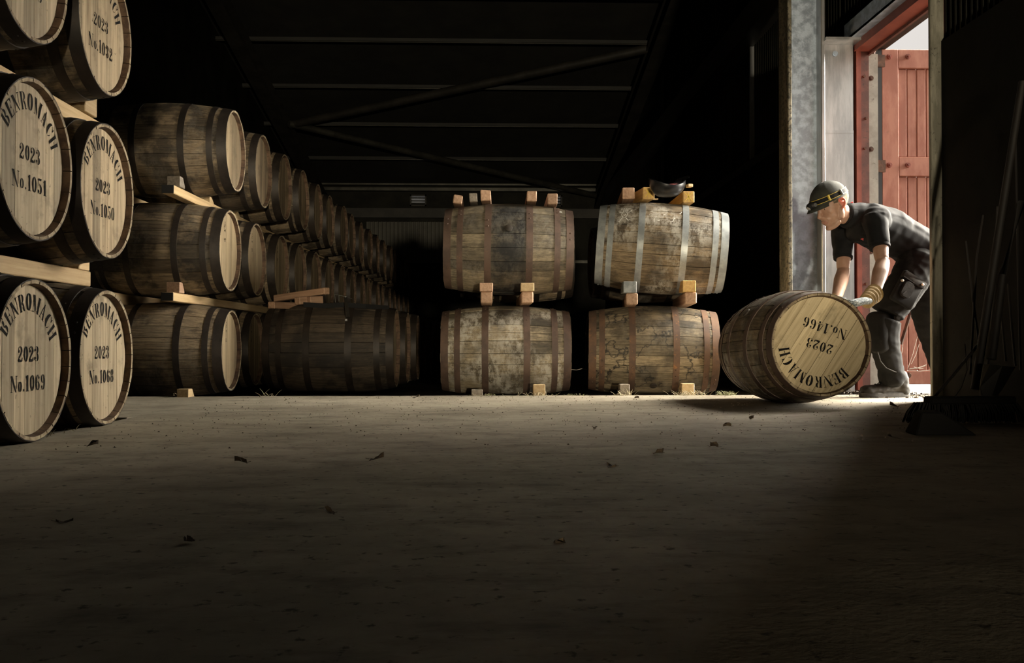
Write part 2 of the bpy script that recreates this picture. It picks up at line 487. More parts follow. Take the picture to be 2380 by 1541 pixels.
XS, YS = -1.635, 6.27
l1 = [Vector((XR + 0.42, YF)), Vector((XR + 0.42, YS))] + edge_line((XR + 0.4, YS), (XS, YS), 70, 0.008, 3)[1:] + edge_line((XS, YS), (XS, YF), 60, 0.005, 4)[1:]
slab('floor', l1, -0.12, 0.0, MT['slab'])
l2 = edge_line((XS - 0.007, YS), (XL, YS), 30, 0.008, 5) + edge_line((XL, 4.47), (XS - 0.03, 4.47), 30, 0.012, 6) + edge_line((XS - 0.007, 4.47), (XS - 0.007, YS), 24, 0.006, 7)[1:-1]
slab('floor', l2, -0.12, -0.002, MT['slab'])
mb = MB()
mb.add([(XL, YF, -0.04), (XR + 0.42, YF, -0.04), (XR + 0.42, YB, -0.04), (XL, YB, -0.04)], [(0, 1, 2, 3)])
obj('ground', mb.mesh('ground'), MT['earth'], kind='structure')
mb = MB()
mb.add([(XR + 0.43, -60, -0.03), (120, -60, -0.03), (120, 120, -0.03), (XR + 0.43, 120, -0.03)], [(0, 1, 2, 3)])
obj('ground_yard', mb.mesh('ground_yard'), MT['gravel'], kind='structure')


def prism_x(poly, x0, x1):
    k = len(poly)
    return MB().add([(x0, y, z) for y, z in poly] + [(x1, y, z) for y, z in poly],
                    [tuple(range(k)), tuple(range(k, 2 * k))] + [(i, (i + 1) % k, k + (i + 1) % k, k + i) for i in range(k)])


MH = 2.13                                      # top of the rendered masonry
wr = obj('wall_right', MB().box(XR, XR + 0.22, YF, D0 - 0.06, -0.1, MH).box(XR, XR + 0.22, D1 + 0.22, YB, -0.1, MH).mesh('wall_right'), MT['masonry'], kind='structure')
mbs = MB()
for poly in ([(YF, MH), (D0 - 0.06, MH), (D0 - 0.06, roof_z(D0) + 0.1), (RIDGE, roof_z(RIDGE) + 0.1), (YF, roof_z(YF) + 0.1)],
             [(D0 - 0.06, DH + 0.2), (D1 + 0.22, DH + 0.2), (D1 + 0.22, roof_z(D1) + 0.1), (D0 - 0.06, roof_z(D0) + 0.1)],
             [(D1 + 0.22, MH), (YB, MH), (YB, roof_z(YB) + 0.1), (D1 + 0.22, roof_z(D1) + 0.1)]):
    p = prism_x(poly, XR + 0.08, XR + 0.22)
    mbs.add(p.v, p.f)
obj('backing', mbs.mesh('backing'), MT['cladding'], wr)


def ribbed(name, y0, y1, zlo, ztop, x, pitch, depth, m, parent=None, along='y'):
    """trapezoid-ribbed sheet; ztop may be a function of y"""
    n = int((y1 - y0) / pitch)
    prof = []
    for i in range(n):
        a = y0 + i * pitch
        prof += [(a, 0), (a + pitch * 0.55, 0), (a + pitch * 0.65, depth), (a + pitch * 0.9, depth)]
    prof.append((y1, 0))
    f = ztop if callable(ztop) else (lambda t: ztop)
    if along == 'y':
        rows = [[(x - d, a, zlo) for a, d in prof], [(x - d, a, f(a)) for a, d in prof]]
    else:
        rows = [[(a, x - d, zlo) for a, d in prof], [(a, x - d, f(a)) for a, d in prof]]
    return obj(name, MB().grid(rows).mesh(name), m, parent, kind=None if parent else 'structure')


ribbed('cladding_sheet', D1 + 0.22, YB, MH, lambda y: roof_z(y), XR + 0.06, 0.06, 0.02, MT['cladding'], wr)
ribbed('cladding_sheet', D0 - 0.06, D1 + 0.22, DH + 0.2, lambda y: roof_z(y), XR + 0.06, 0.06, 0.02, MT['cladding'], wr)
ribbed('cladding_sheet', YF, D0 - 0.06, MH, lambda y: roof_z(y), XR + 0.06, 0.06, 0.02, MT['cladding'], wr)
obj('capping_rail', MB().box(XR - 0.05, XR + 0.06, D1 + 0.3, YB, MH - 0.03, MH + 0.05).mesh('capping_rail'), MT['steel_dark'], wr)
obj('eaves_beam', MB().box(XR - 0.16, XR + 0.02, D1 + 0.3, YB, 3.35, 3.62).mesh('eaves_beam'), MT['steel_dark'], wr)
obj('flashing_strip', MB().box(XR - 0.012, XR + 0.03, 9.46, 9.485, MH + 0.05, 3.55).mesh('flashing_strip'), MT['galv_sheet'], wr)
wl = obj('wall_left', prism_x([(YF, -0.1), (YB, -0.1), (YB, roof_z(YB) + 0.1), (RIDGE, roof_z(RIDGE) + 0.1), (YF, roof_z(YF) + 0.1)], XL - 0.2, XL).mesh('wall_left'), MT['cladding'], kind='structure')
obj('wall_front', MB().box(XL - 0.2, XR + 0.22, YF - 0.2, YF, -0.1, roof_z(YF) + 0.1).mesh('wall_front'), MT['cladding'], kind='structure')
# back wall: low masonry, two vents, ribbed sheets
WB = [(at(972, 466, YB), 0.30, 0.19), (at(1288, 466, YB), 0.30, 0.19)]
mb = MB()
zc = WB[0][0].z
xs = [XL - 0.2]
for p, ww, hh in WB:
    xs += [p.x - ww / 2, p.x + ww / 2]
xs.append(XR + 0.22)
mb.box(XL - 0.2, XR + 0.22, YB, YB + 0.2, -0.1, zc - 0.095)
mb.box(XL - 0.2, XR + 0.22, YB, YB + 0.2, zc + 0.095, roof_z(YB) + 0.15)
for i in (0, 2, 4):
    mb.box(xs[i], xs[i + 1], YB, YB + 0.2, zc - 0.095, zc + 0.095)
wb = obj('wall_back', mb.mesh('wall_back'), MT['cladding'], kind='structure')
for i, (p, ww, hh) in enumerate(WB):
    wo = obj('window_%d' % (i + 1), MB().box(p.x - ww / 2 - 0.03, p.x + ww / 2 + 0.03, YB - 0.03, YB, zc - 0.125, zc - 0.095)
             .box(p.x - ww / 2 - 0.03, p.x + ww / 2 + 0.03, YB - 0.03, YB, zc + 0.095, zc + 0.125)
             .box(p.x - ww / 2 - 0.03, p.x - ww / 2, YB - 0.03, YB, zc - 0.125, zc + 0.125)
             .box(p.x + ww / 2, p.x + ww / 2 + 0.03, YB - 0.03, YB, zc - 0.125, zc + 0.125).mesh('window'), MT['steel_dark'], kind='structure')
    for dz in (-0.062, 0.0, 0.062):
        obj('slat', MB().box(-ww / 2, ww / 2, -0.004, 0.12, -0.010, 0.010).mesh('slat'), MT['purlin'], wo, (p.x, YB + 0.03, zc + dz), (radians(-14), 0, 0))
ribbed('wall_sheet', -2.6, 1.9, at(900, 605, YB).z, at(900, 516, YB).z, YB - 0.02, 0.09, 0.03, MT['panel_pale'], wb, along='x')
for nm, y0_, y1_, d, m in (('sheeting_rail', 604, 611, 0.10, MT['purlin']), ('sheeting_rail', 484, 506, 0.10, MT['steel_dark']), ('gutter_rail', 425, 430, 0.20, MT['purlin']),
                           ('gutter_rail', 436, 443, 0.20, MT['purlin'])):
    z1_, z0_ = at(1000, y0_, YB - d).z, at(1000, y1_, YB - d).z
    obj(nm, MB().box(XL, XR, YB - d, YB - 0.005, z0_, z1_).mesh(nm), m, wb)
# roof: sheet, purlins, rafters, wind bracing
P_ = [(YB + 0.3, roof_z(YB + 0.3) + 0.06), (RIDGE, roof_z(RIDGE) + 0.06), (YF - 0.3, roof_z(YF - 0.3) + 0.06)]
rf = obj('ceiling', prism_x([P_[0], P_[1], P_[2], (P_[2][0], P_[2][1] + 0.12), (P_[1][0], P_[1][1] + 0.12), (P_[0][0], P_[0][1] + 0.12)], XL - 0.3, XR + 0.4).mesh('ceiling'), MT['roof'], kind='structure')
for py in (-110, 0, 105, 212, 299, 377):
    a = 7.43 - 0.34 - 0.14                     # depth at which the roof's underside shows at this row
    k = (800 - py) / FPX + 0.174
    y = a / k
    z = roof_z(y) - 0.06
    c = MB().box(XL, XR, y - 0.008, y + 0.008, z - 0.040, z - 0.028)
    pu = obj('purlin', MB().box(XL, XR, y - 0.03, y + 0.03, z - 0.03, z + 0.02).mesh('purlin'), MT['roof'], rf)
    obj('purlin_lip', c.mesh('purlin_lip'), MT['purlin'], pu)
for x in (-3.55, 3.05 - 0.5):
    for ya, yb_ in ((RIDGE, YB), (YF, RIDGE)):
        za, zb_ = roof_z(ya) - 0.16, roof_z(yb_) - 0.16
        m_ = MB()
        for (xa, xb_, lo_, hi_) in ((x - 0.1, x + 0.1, -0.02, 0.0), (x - 0.012, x + 0.012, -0.26, -0.02), (x - 0.1, x + 0.1, -0.28, -0.26)):
            m_.grid([[(xa, ya, za + lo_), (xb_, ya, za + lo_), (xb_, ya, za + hi_), (xa, ya, za + hi_)],
                     [(xa, yb_, zb_ + lo_), (xb_, yb_, zb_ + lo_), (xb_, yb_, zb_ + hi_), (xa, yb_, zb_ + hi_)]], True, 0, True)
        obj('rafter', m_.mesh('rafter'), MT['steel_dark'], rf)
obj('brace_tube', MB().tube([(-3.45, 16.9, roof_z(16.9) - 0.25), (2.62, 14.2, roof_z(14.2) - 0.12)], 0.07, 14).mesh('brace_tube', 40), MT['steel_dark'], rf)
obj('brace_tube', MB().tube([(-3.45, 16.8, roof_z(16.8) - 0.27), (2.5, 20.8, roof_z(20.8) - 0.2)], 0.06, 14).mesh('brace_tube', 40), MT['purlin'], rf)
# steel columns
def hcol(name, xw0, xw1, y, half, m_web, m_fl, top, fl=0.022, lip=None):
    """H column: web across X between two flanges that run along Y"""
    o = obj(name, MB().box(xw0, xw1, y - 0.008, y + 0.008, -0.03, top).mesh('web'), m_web, kind='structure')
    for xa in (xw0 - fl, xw1):
        me = bevel_box('flange', fl, 2 * half, top + 0.03, 0.006)
        obj('flange', me, m_fl if xa < xw0 else (lip or m_fl), o, (xa + fl / 2, y, (top - 0.03) / 2))
    return o


cz = 6.96
xa = at(1841, 500, cz - 0.10).x
xb = at(1909, 500, cz - 0.10).x
hcol('column', xa, xb, cz, 0.11, MT['galv'], MT['flange'], roof_z(cz) - 0.1, 0.03, MT['galv_sheet'])
hcol('column', at(1542, 300, 14.3).x, at(1583, 300, 14.3).x, 14.3, 0.12, MT['steel_dark'], MT['steel_dark'], roof_z(14.3) - 0.1)
# closing sheet between the column and the door frame, with its seam, bolt and top ledge
xq = at(1983, 500, cz - 0.02).x
pz = at(1950, 108, cz).z
cs = obj('trim_1', MB().box(xb + 0.03, xq, cz - 0.035, cz - 0.02, -0.01, at(1950, 305, cz).z).box(xb + 0.03, xq, cz - 0.030, cz - 0.018, at(1950, 313, cz).z, pz)
         .box(xb + 0.03, xq, cz - 0.037, cz - 0.022, at(1950, 312, cz).z, at(1950, 307, cz).z).mesh('closing_sheet'), MT['galv_sheet'], kind='structure')
obj('ledge', MB().box(xb + 0.02, xq + 0.08, cz - 0.16, cz + 0.02, pz, pz + 0.02).mesh('ledge'), MT['galv_sheet'], cs)
p = at(1941, 125, cz - 0.04)
obj('bolt', MB().tube([p, p + Vector((0, -0.012, 0))], 0.013, 6).tube([p, p + Vector((0, -0.004, 0))], 0.02, 12).mesh('bolt'), MT['galv'], cs)
obj('channel', MB().box(xq - 0.06, xq - 0.04, D0 - 0.3, cz - 0.02, pz + 0.02, pz + 0.17).box(xq - 0.06, xq + 0.05, D0 - 0.3, cz - 0.02, pz + 0.15, pz + 0.17)
    .box(xq - 0.06, xq + 0.05, D0 - 0.3, cz - 0.02, pz + 0.0205, pz + 0.04).mesh('channel'), MT['galv'], cs)
# door frame: red far jamb, lintel, white reveal
J0, J1, J2 = at(1992, 500, D1).x, at(2003, 500, D1).x, at(2021, 500, D1 + 0.03).x
fr = obj('door_1', MB().box(J0, J1, D1, D1 + 0.2, 0, DH + 0.1).mesh('far_jamb'), MT['red_frame'], kind='structure')
obj('jamb_web', MB().box(J1, J2, D1 + 0.03, D1 + 0.05, 0, DH + 0.06).mesh('jamb_web'), MT['red_old'], fr)
obj('jamb_shade_packing', MB().box(xq - 0.01, J0 - 0.002, D1 + 0.05, D1 + 0.2, 0, DH + 0.06).mesh('jamb_shade_packing'), MT['steel_dark'], fr)  # dark packing stands for the shadow between sheet and jamb
obj('reveal', MB().box(J2, at(2042, 500, D1 + 0.07).x, D1 + 0.07, D1 + 0.10, 0, DH).mesh('reveal'), MT['reveal'], fr)
for k, (py) in enumerate((182, 347, 585, 812)):
    p = at(2024, py, D1 + 0.07)
    obj('bolt', MB().tube([p, p + Vector((0, -0.018, 0))], 0.012, 6).tube([p, p + Vector((0, -0.006, 0))], 0.02, 10).mesh('bolt'), MT['rust'], fr)
for k, (px, py) in enumerate(((2008, 178), (2013, 275), (2010, 345), (2013, 660))):
    p = at(px, py, D1 + 0.03)
    obj('bolt', MB().tube([p, p + Vector((0, -0.012, 0))], 0.010, 6).mesh('bolt'), MT['rust'], fr)
obj('lintel', MB().box(J0 - 0.015, J0 + 0.012, D0 - 0.3, D1 + 0.012, DH, DH + 0.14).box(J0 + 0.012, J0 + 0.10, D0 - 0.3, D1 + 0.012, DH, DH + 0.02).mesh('lintel'), MT['red_frame'], fr)
obj('lintel_web', MB().box(J0 + 0.10, J0 + 0.12, D0 - 0.3, D1 + 0.1, DH - 0.02, DH + 0.14).mesh('lintel_web'), MT['red_old'], fr)
obj('soffit', MB().box(J0 + 0.12, XR + 0.30, D0 - 0.3, D1 + 0.22, DH + 0.08, DH + 0.24).mesh('soffit'), MT['soffit'], fr)
obj('drip_edge', MB().box(XR + 0.30, XR + 0.36, D0 - 0.3, D1 + 0.22, DH + 0.07, DH + 0.24).mesh('drip_edge'), MT['steel_dark'], fr)
obj('near_jamb', MB().box(XR - 0.01, XR + 0.24, D0 - 0.06, D0, 0, DH + 0.14).mesh('near_jamb'), MT['red_old'], fr)
# near post standing in front of the doorway
pa, pb = at(2164, 500, 5.50), at(2196, 500, 5.50)
po = obj('column', bevel_box('post_face', pb.x - pa.x, 0.03, DH + 2.0, 0.004), MT['post'], None, ((pa.x + pb.x) / 2, 5.51, (DH + 2.0) / 2), kind='structure')
obj('web', MB().box(pb.x - 0.012, pb.x, 5.526, 5.58, 0, DH + 2.0).mesh('web'), MT['steel_dark'], po, (-po.location.x, -po.location.y, -po.location.z))
# ---- red door leaf, standing open outside
LZ = 7.10
lx0, lx1 = at(2051, 500, LZ).x, at(2051, 500, LZ).x + 1.22
lt, lb = at(2060, 114, LZ).z, 0.035
leaf = thing('door_leaf', 'red ledged timber door leaf standing open outside the doorway', 'door', (lx0, LZ, 0))


def lp(name, x0, x1, z0, z1, y0, y1, m=MT['red'], bev=0.005, lab=None):
    o = obj(name, bevel_box(name, x1 - x0, y1 - y0, z1 - z0, bev), m, leaf, ((x0 + x1) / 2, (y0 + y1) / 2, (z0 + z1) / 2))
    return o


W_ = lx1 - lx0
sw = 0.13
zr = [at(2060, y, LZ).z for y in (158, 364, 409, 862)]
lp('stile', 0, sw, lb, lt, 0, 0.05)
lp('stile', W_ - sw, W_, lb, lt, 0, 0.05)
lp('top_rail', sw, W_ - sw, zr[0], lt, 0.002, 0.05)
lp('middle_rail', sw, W_ - sw, zr[2], zr[1], 0.002, 0.05)
lp('bottom_rail', sw, W_ - sw, lb, zr[3], 0.002, 0.05)
npk = 13
pw = (W_ - 2 * sw) / npk
for (z0_, z1_) in ((zr[1], zr[0]), (zr[3], zr[2])):
    for i in range(npk):
        lp('plank', sw + i * pw + 0.0015, sw + (i + 1) * pw - 0.0015, z0_, z1_, 0.022 + 0.0015 * (i % 2), 0.045, bev=0.006)
obj('edge_shade_strip', MB().box(-0.033, 0, 0.0, 0.05, lb, lt).mesh('edge_shade_strip'), MT['paint_shade_black'], leaf)  # black strip stands for the shaded gap at the hinge edge
for py in (132, 384):
    for px in (2067, 2110):
        p = at(px, py, LZ) - leaf.location
        obj('bolt', MB().tube([p, p + Vector((0, -0.012, 0))], [0.02, 0.018], 16).tube([p, p + Vector((0, -0.026, 0))], 0.010, 6).mesh('bolt'), MT['bolt_red'], leaf)
p = at(2112, 872, LZ) - leaf.location
obj('bolt', MB().tube([p, p + Vector((0, -0.02, 0))], [0.022, 0.012], 12).mesh('bolt'), MT['rust'], leaf)
a_, b_ = at(2118, 722, LZ - 0.02) - leaf.location, at(2094, 800, LZ - 0.02) - leaf.location
obj('stay_bar', MB().tube([a_, b_], 0.014, 8).mesh('stay_bar', 40), MT['rust'], leaf)
for py in (140, 385):
    p = at(2029, py, LZ - 0.06) - leaf.location
    h = obj('hinge', MB().tube([p + Vector((0, 0, -0.06)), p + Vector((0, 0, 0.06))], 0.016, 12).box(p.x, 0.005, p.y + 0.01, p.y + 0.03, p.z - 0.045, p.z + 0.045).mesh('hinge', 40), MT['rust'], leaf)
    obj('hinge_pin', MB().tube([p + Vector((0, 0, 0.06)), p + Vector((0, 0, 0.075))], 0.02, 12).mesh('hinge_pin', 40), MT['bolt_red'], h)
cw = MB()
for (xa_, ya_, xb_, yb2) in ((2132, 783, 2110, 856), (2110, 861, 2164, 860), (2112, 858, 2150, 850), (2114, 857, 2153, 848), (2124, 853, 2146, 856), (2098, 800, 2093, 830), (2136, 800, 2118, 846)):
    cw.tube([at(xa_, ya_, LZ - 0.015), at((xa_ + xb_) / 2 + 1, (ya_ + yb2) / 2 + 2, LZ - 0.02), at(xb_, yb2, LZ - 0.012)], 0.0022, 4)
tag(obj('cobweb', cw.mesh('cobweb'), MT['cobweb']), 'dusty white cobweb threads strung across the bottom of the red door', 'cobweb')

# ---------------------------------------------------------------- stencil letters (unit height)
def _r(x0, y0, x1, y1):
    return [(x0, y0), (x1, y0), (x1, y1), (x0, y1)]


def _a(cx, cy, ro, so, ri, si, a0, a1, n=8):
    """band between an outer ellipse (ro, so) and an inner one (ri, si), as quads"""
    out = []
    for i in range(n):
        t0, t1 = radians(a0 + (a1 - a0) * i / n), radians(a0 + (a1 - a0) * (i + 1) / n)
        out.append([(cx + ro * cos(t0), cy + so * sin(t0)), (cx + ro * cos(t1), cy + so * sin(t1)),
                    (cx + ri * cos(t1), cy + si * sin(t1)), (cx + ri * cos(t0), cy + si * sin(t0))])
    return out


def _d(cx, cy, r, n=10):
    return [[(cx + r * cos(2 * pi * i / n), cy + r * sin(2 * pi * i / n)) for i in range(n)]]


def _stem(x, wd=0.20, lo=0.0, hi=1.0):
    return [_r(x, lo, x + wd, hi), _r(x - 0.06, lo, x + wd + 0.05, lo + 0.045), _r(x - 0.06, hi - 0.045, x + wd + 0.05, hi)]


G = {
    'B': (0.74, _stem(0.07) + _a(0.36, 0.755, 0.27, 0.245, 0.09, 0.20, -88, 88) + _a(0.36, 0.265, 0.33, 0.265, 0.13, 0.215, -88, 88)),
    'E': (0.70, _stem(0.07) + [_r(0.34, 0.95, 0.64, 1), [(0.64, 1), (0.52, 0.95), (0.61, 0.70), (0.64, 0.70)], _r(0.34, 0, 0.66, 0.05), [(0.66, 0), (0.66, 0.32), (0.63, 0.32), (0.53, 0.05)],
                               _r(0.34, 0.49, 0.47, 0.54), [(0.47, 0.46), (0.54, 0.38), (0.54, 0.66), (0.47, 0.57)]]),
    'N': (0.84, [_r(0.10, 0.0, 0.15, 0.80), _r(0.0, 0, 0.25, 0.045), [(0.0, 1), (0.25, 1), (0.75, 0.0), (0.68, 0.0), (0.62, 0.0)], _r(0.72, 0.22, 0.77, 1), _r(0.62, 0.955, 0.86, 1)]),
    'R': (0.78, _stem(0.07) + _a(0.36, 0.745, 0.28, 0.255, 0.09, 0.205, -86, 86) + [[(0.36, 0.49), (0.52, 0.49), (0.66, 0.30), (0.70, 0.05), (0.78, 0.07), (0.78, 0.02), (0.70, 0.0), (0.56, 0.0), (0.48, 0.28), (0.36, 0.44)]]),
    'O': (0.76, _a(0.38, 0.5, 0.36, 0.51, 0.12, 0.44, 97, 263, 10) + _a(0.38, 0.5, 0.36, 0.51, 0.12, 0.44, -83, 83, 10)),
    'M': (0.98, [_r(0.08, 0, 0.13, 0.82), _r(0.0, 0, 0.22, 0.045), [(0.0, 1), (0.25, 1), (0.50, 0.22), (0.46, 0.0), (0.43, 0.0)], [(0.53, 0.14), (0.66, 0.60), (0.66, 0.80)]] + _stem(0.72, 0.20)),
    'A': (0.82, [[(0.36, 1.0), (0.44, 1.0), (0.74, 0.0), (0.52, 0.0)], _r(0.46, 0, 0.82, 0.045), [(0.33, 0.90), (0.36, 0.80), (0.14, 0.05), (0.09, 0.05)], _r(0.0, 0, 0.24, 0.045), _r(0.22, 0.28, 0.44, 0.325)]),
    'C': (0.74, _a(0.40, 0.5, 0.38, 0.51, 0.13, 0.45, 100, 260, 10) + _a(0.42, 0.5, 0.30, 0.51, 0.24, 0.45, 30, 84, 5) + [[(0.60, 0.70), (0.70, 0.66), (0.70, 0.98), (0.64, 0.92)]] + _a(0.42, 0.5, 0.30, 0.51, 0.25, 0.45, -84, -25, 5)),
    'H': (0.86, _stem(0.07, 0.21) + _stem(0.57, 0.21) + [_r(0.32, 0.47, 0.53, 0.525)]),
    'o': (0.50, _a(0.25, 0.32, 0.23, 0.32, 0.08, 0.27, 98, 262) + _a(0.25, 0.32, 0.23, 0.32, 0.08, 0.27, -82, 82)),
    '.': (0.24, _d(0.12, 0.09, 0.085)),
    '0': (0.62, _a(0.31, 0.5, 0.28, 0.5, 0.10, 0.44, 97, 263, 10) + _a(0.31, 0.5, 0.28, 0.5, 0.10, 0.44, -83, 83, 10)),
    '1': (0.48, [_r(0.18, 0.045, 0.36, 1.0), [(0.05, 0.84), (0.05, 0.80), (0.17, 0.86), (0.17, 0.99)], _r(0.08, 0, 0.46, 0.045)]),
    '2': (0.62, _a(0.30, 0.72, 0.27, 0.28, 0.10, 0.23, -30, 85) + _a(0.30, 0.72, 0.25, 0.28, 0.19, 0.24, 97, 170, 5) + _d(0.14, 0.68, 0.10)
          + [[(0.52, 0.57), (0.38, 0.61), (0.04, 0.16), (0.04, 0.06)], [(0.04, 0.0), (0.04, 0.15), (0.18, 0.20), (0.42, 0.13), (0.46, 0.0)], [(0.49, 0.0), (0.46, 0.13), (0.55, 0.28), (0.60, 0.28), (0.57, 0.05)]]),
    '3': (0.60, _a(0.28, 0.755, 0.25, 0.245, 0.09, 0.20, -80, 84) + _a(0.28, 0.275, 0.28, 0.275, 0.10, 0.225, -84, 80) + _d(0.12, 0.76, 0.095) + _d(0.12, 0.22, 0.10) + _a(0.26, 0.755, 0.2, 0.245, 0.15, 0.2, 98, 150, 4) + _a(0.26, 0.27, 0.2, 0.27, 0.15, 0.22, 210, 262, 4)),
    '4': (0.64, [_r(0.34, 0.0, 0.52, 0.20), _r(0.34, 0.30, 0.52, 0.98), [(0.30, 0.98), (0.32, 0.86), (0.08, 0.32), (0.02, 0.32)], _r(0.02, 0.24, 0.62, 0.285)]),
    '5': (0.60, [_r(0.10, 0.50, 0.15, 0.95), [(0.10, 1.0), (0.10, 0.86), (0.46, 0.86), (0.54, 1.0)]] + _a(0.27, 0.32, 0.30, 0.32, 0.11, 0.27, -84, 95, 9) + _d(0.13, 0.18, 0.10) + _a(0.26, 0.32, 0.22, 0.32, 0.16, 0.27, 205, 262, 4)),
    '6': (0.62, _a(0.32, 0.5, 0.29, 0.5, 0.11, 0.45, 97, 263, 10) + _a(0.33, 0.28, 0.26, 0.28, 0.10, 0.23, -84, 84) + _a(0.33, 0.3, 0.18, 0.26, 0.16, 0.22, 96, 150, 4) + _d(0.47, 0.80, 0.09) + _a(0.34, 0.5, 0.18, 0.5, 0.13, 0.45, 55, 84, 3)),
    '8': (0.62, _a(0.31, 0.76, 0.24, 0.24, 0.10, 0.20, 98, 262) + _a(0.31, 0.76, 0.24, 0.24, 0.10, 0.20, -82, 82) + _a(0.31, 0.26, 0.28, 0.27, 0.11, 0.22, 98, 262) + _a(0.31, 0.26, 0.28, 0.27, 0.11, 0.22, -82, 82)),
}
G['9'] = (0.62, [[(0.62 - x, 1.0 - y) for x, y in p] for p in G['6'][1]])


def text_line(polys, s, cx, y0, h, wd, gap=0.10):
    """append glyph polygons of s centred on cx, scaled to total width wd"""
    tot = sum(G[c][0] for c in s) + gap * (len(s) - 1)
    k = wd / tot
    x = cx - wd / 2
    for c in s:
        gw, ps = G[c]
        polys += [[(x + px * k, y0 + py * h) for px, py in p] for p in ps]
        x += (gw + gap) * k


def text_arc(polys, s, r0, h, a_start, a_end):
    """letters standing on a circle of radius r0, from angle a_start to a_end (degrees, clockwise)"""
    tot = sum(G[c][0] for c in s) + 0.16 * (len(s) - 1)
    t = 0.0
    for c in s:
        gw, ps = G[c]
        for p in ps:
            q = []
            for px, py in p:
                a = radians(a_start + (a_end - a_start) * (t + px) / tot)
                r = r0 + py * h
                q.append((r * cos(a), r * sin(a)))
            polys.append(q)
        t += gw + 0.16


def head_text(number, x, dv=0.0):
    out = []
    for nm in ('name_lettering', 'year_lettering', 'number_lettering'):
        polys = []
        if nm[0:2] == 'na':
            text_arc(polys, 'BENROMACH', 0.172, 0.060, 153, 22)
        elif nm[0] == 'y':
            text_line(polys, '2023', 0.0, -0.006 + dv, 0.054, 0.152)
        else:
            text_line(polys, 'No.' + number, 0.0, -0.108 + dv, 0.056, 0.250)
        mb = MB()
        for p in polys:
            mb.add([(x, u, v) for u, v in p], [tuple(range(len(p)))])
        out.append((nm, mb.mesh(nm)))
    return out


def stroke_polys(strokes, wd):
    out = []
    for st in strokes:
        for (x0, y0), (x1, y1) in zip(st[:-1], st[1:]):
            d = Vector((x1 - x0, y1 - y0))
            if d.length < 1e-6:
                continue
            n_ = Vector((-d.y, d.x)).normalized() * wd / 2
            e = d.normalized() * wd * 0.3
            out.append([(x0 - n_.x - e.x, y0 - n_.y - e.y), (x1 - n_.x + e.x, y1 - n_.y + e.y), (x1 + n_.x + e.x, y1 + n_.y + e.y), (x0 + n_.x - e.x, y0 + n_.y - e.y)])
    return out


# ---------------------------------------------------------------- barrels
BL, RB, RH = 0.90, 0.325, 0.278          # length, belly and head radius
HREC = 0.027                             # how far the head sits inside the chime


def rad(x):
    return RB - (RB - RH) * (2 * abs(x) / BL) ** 1.9


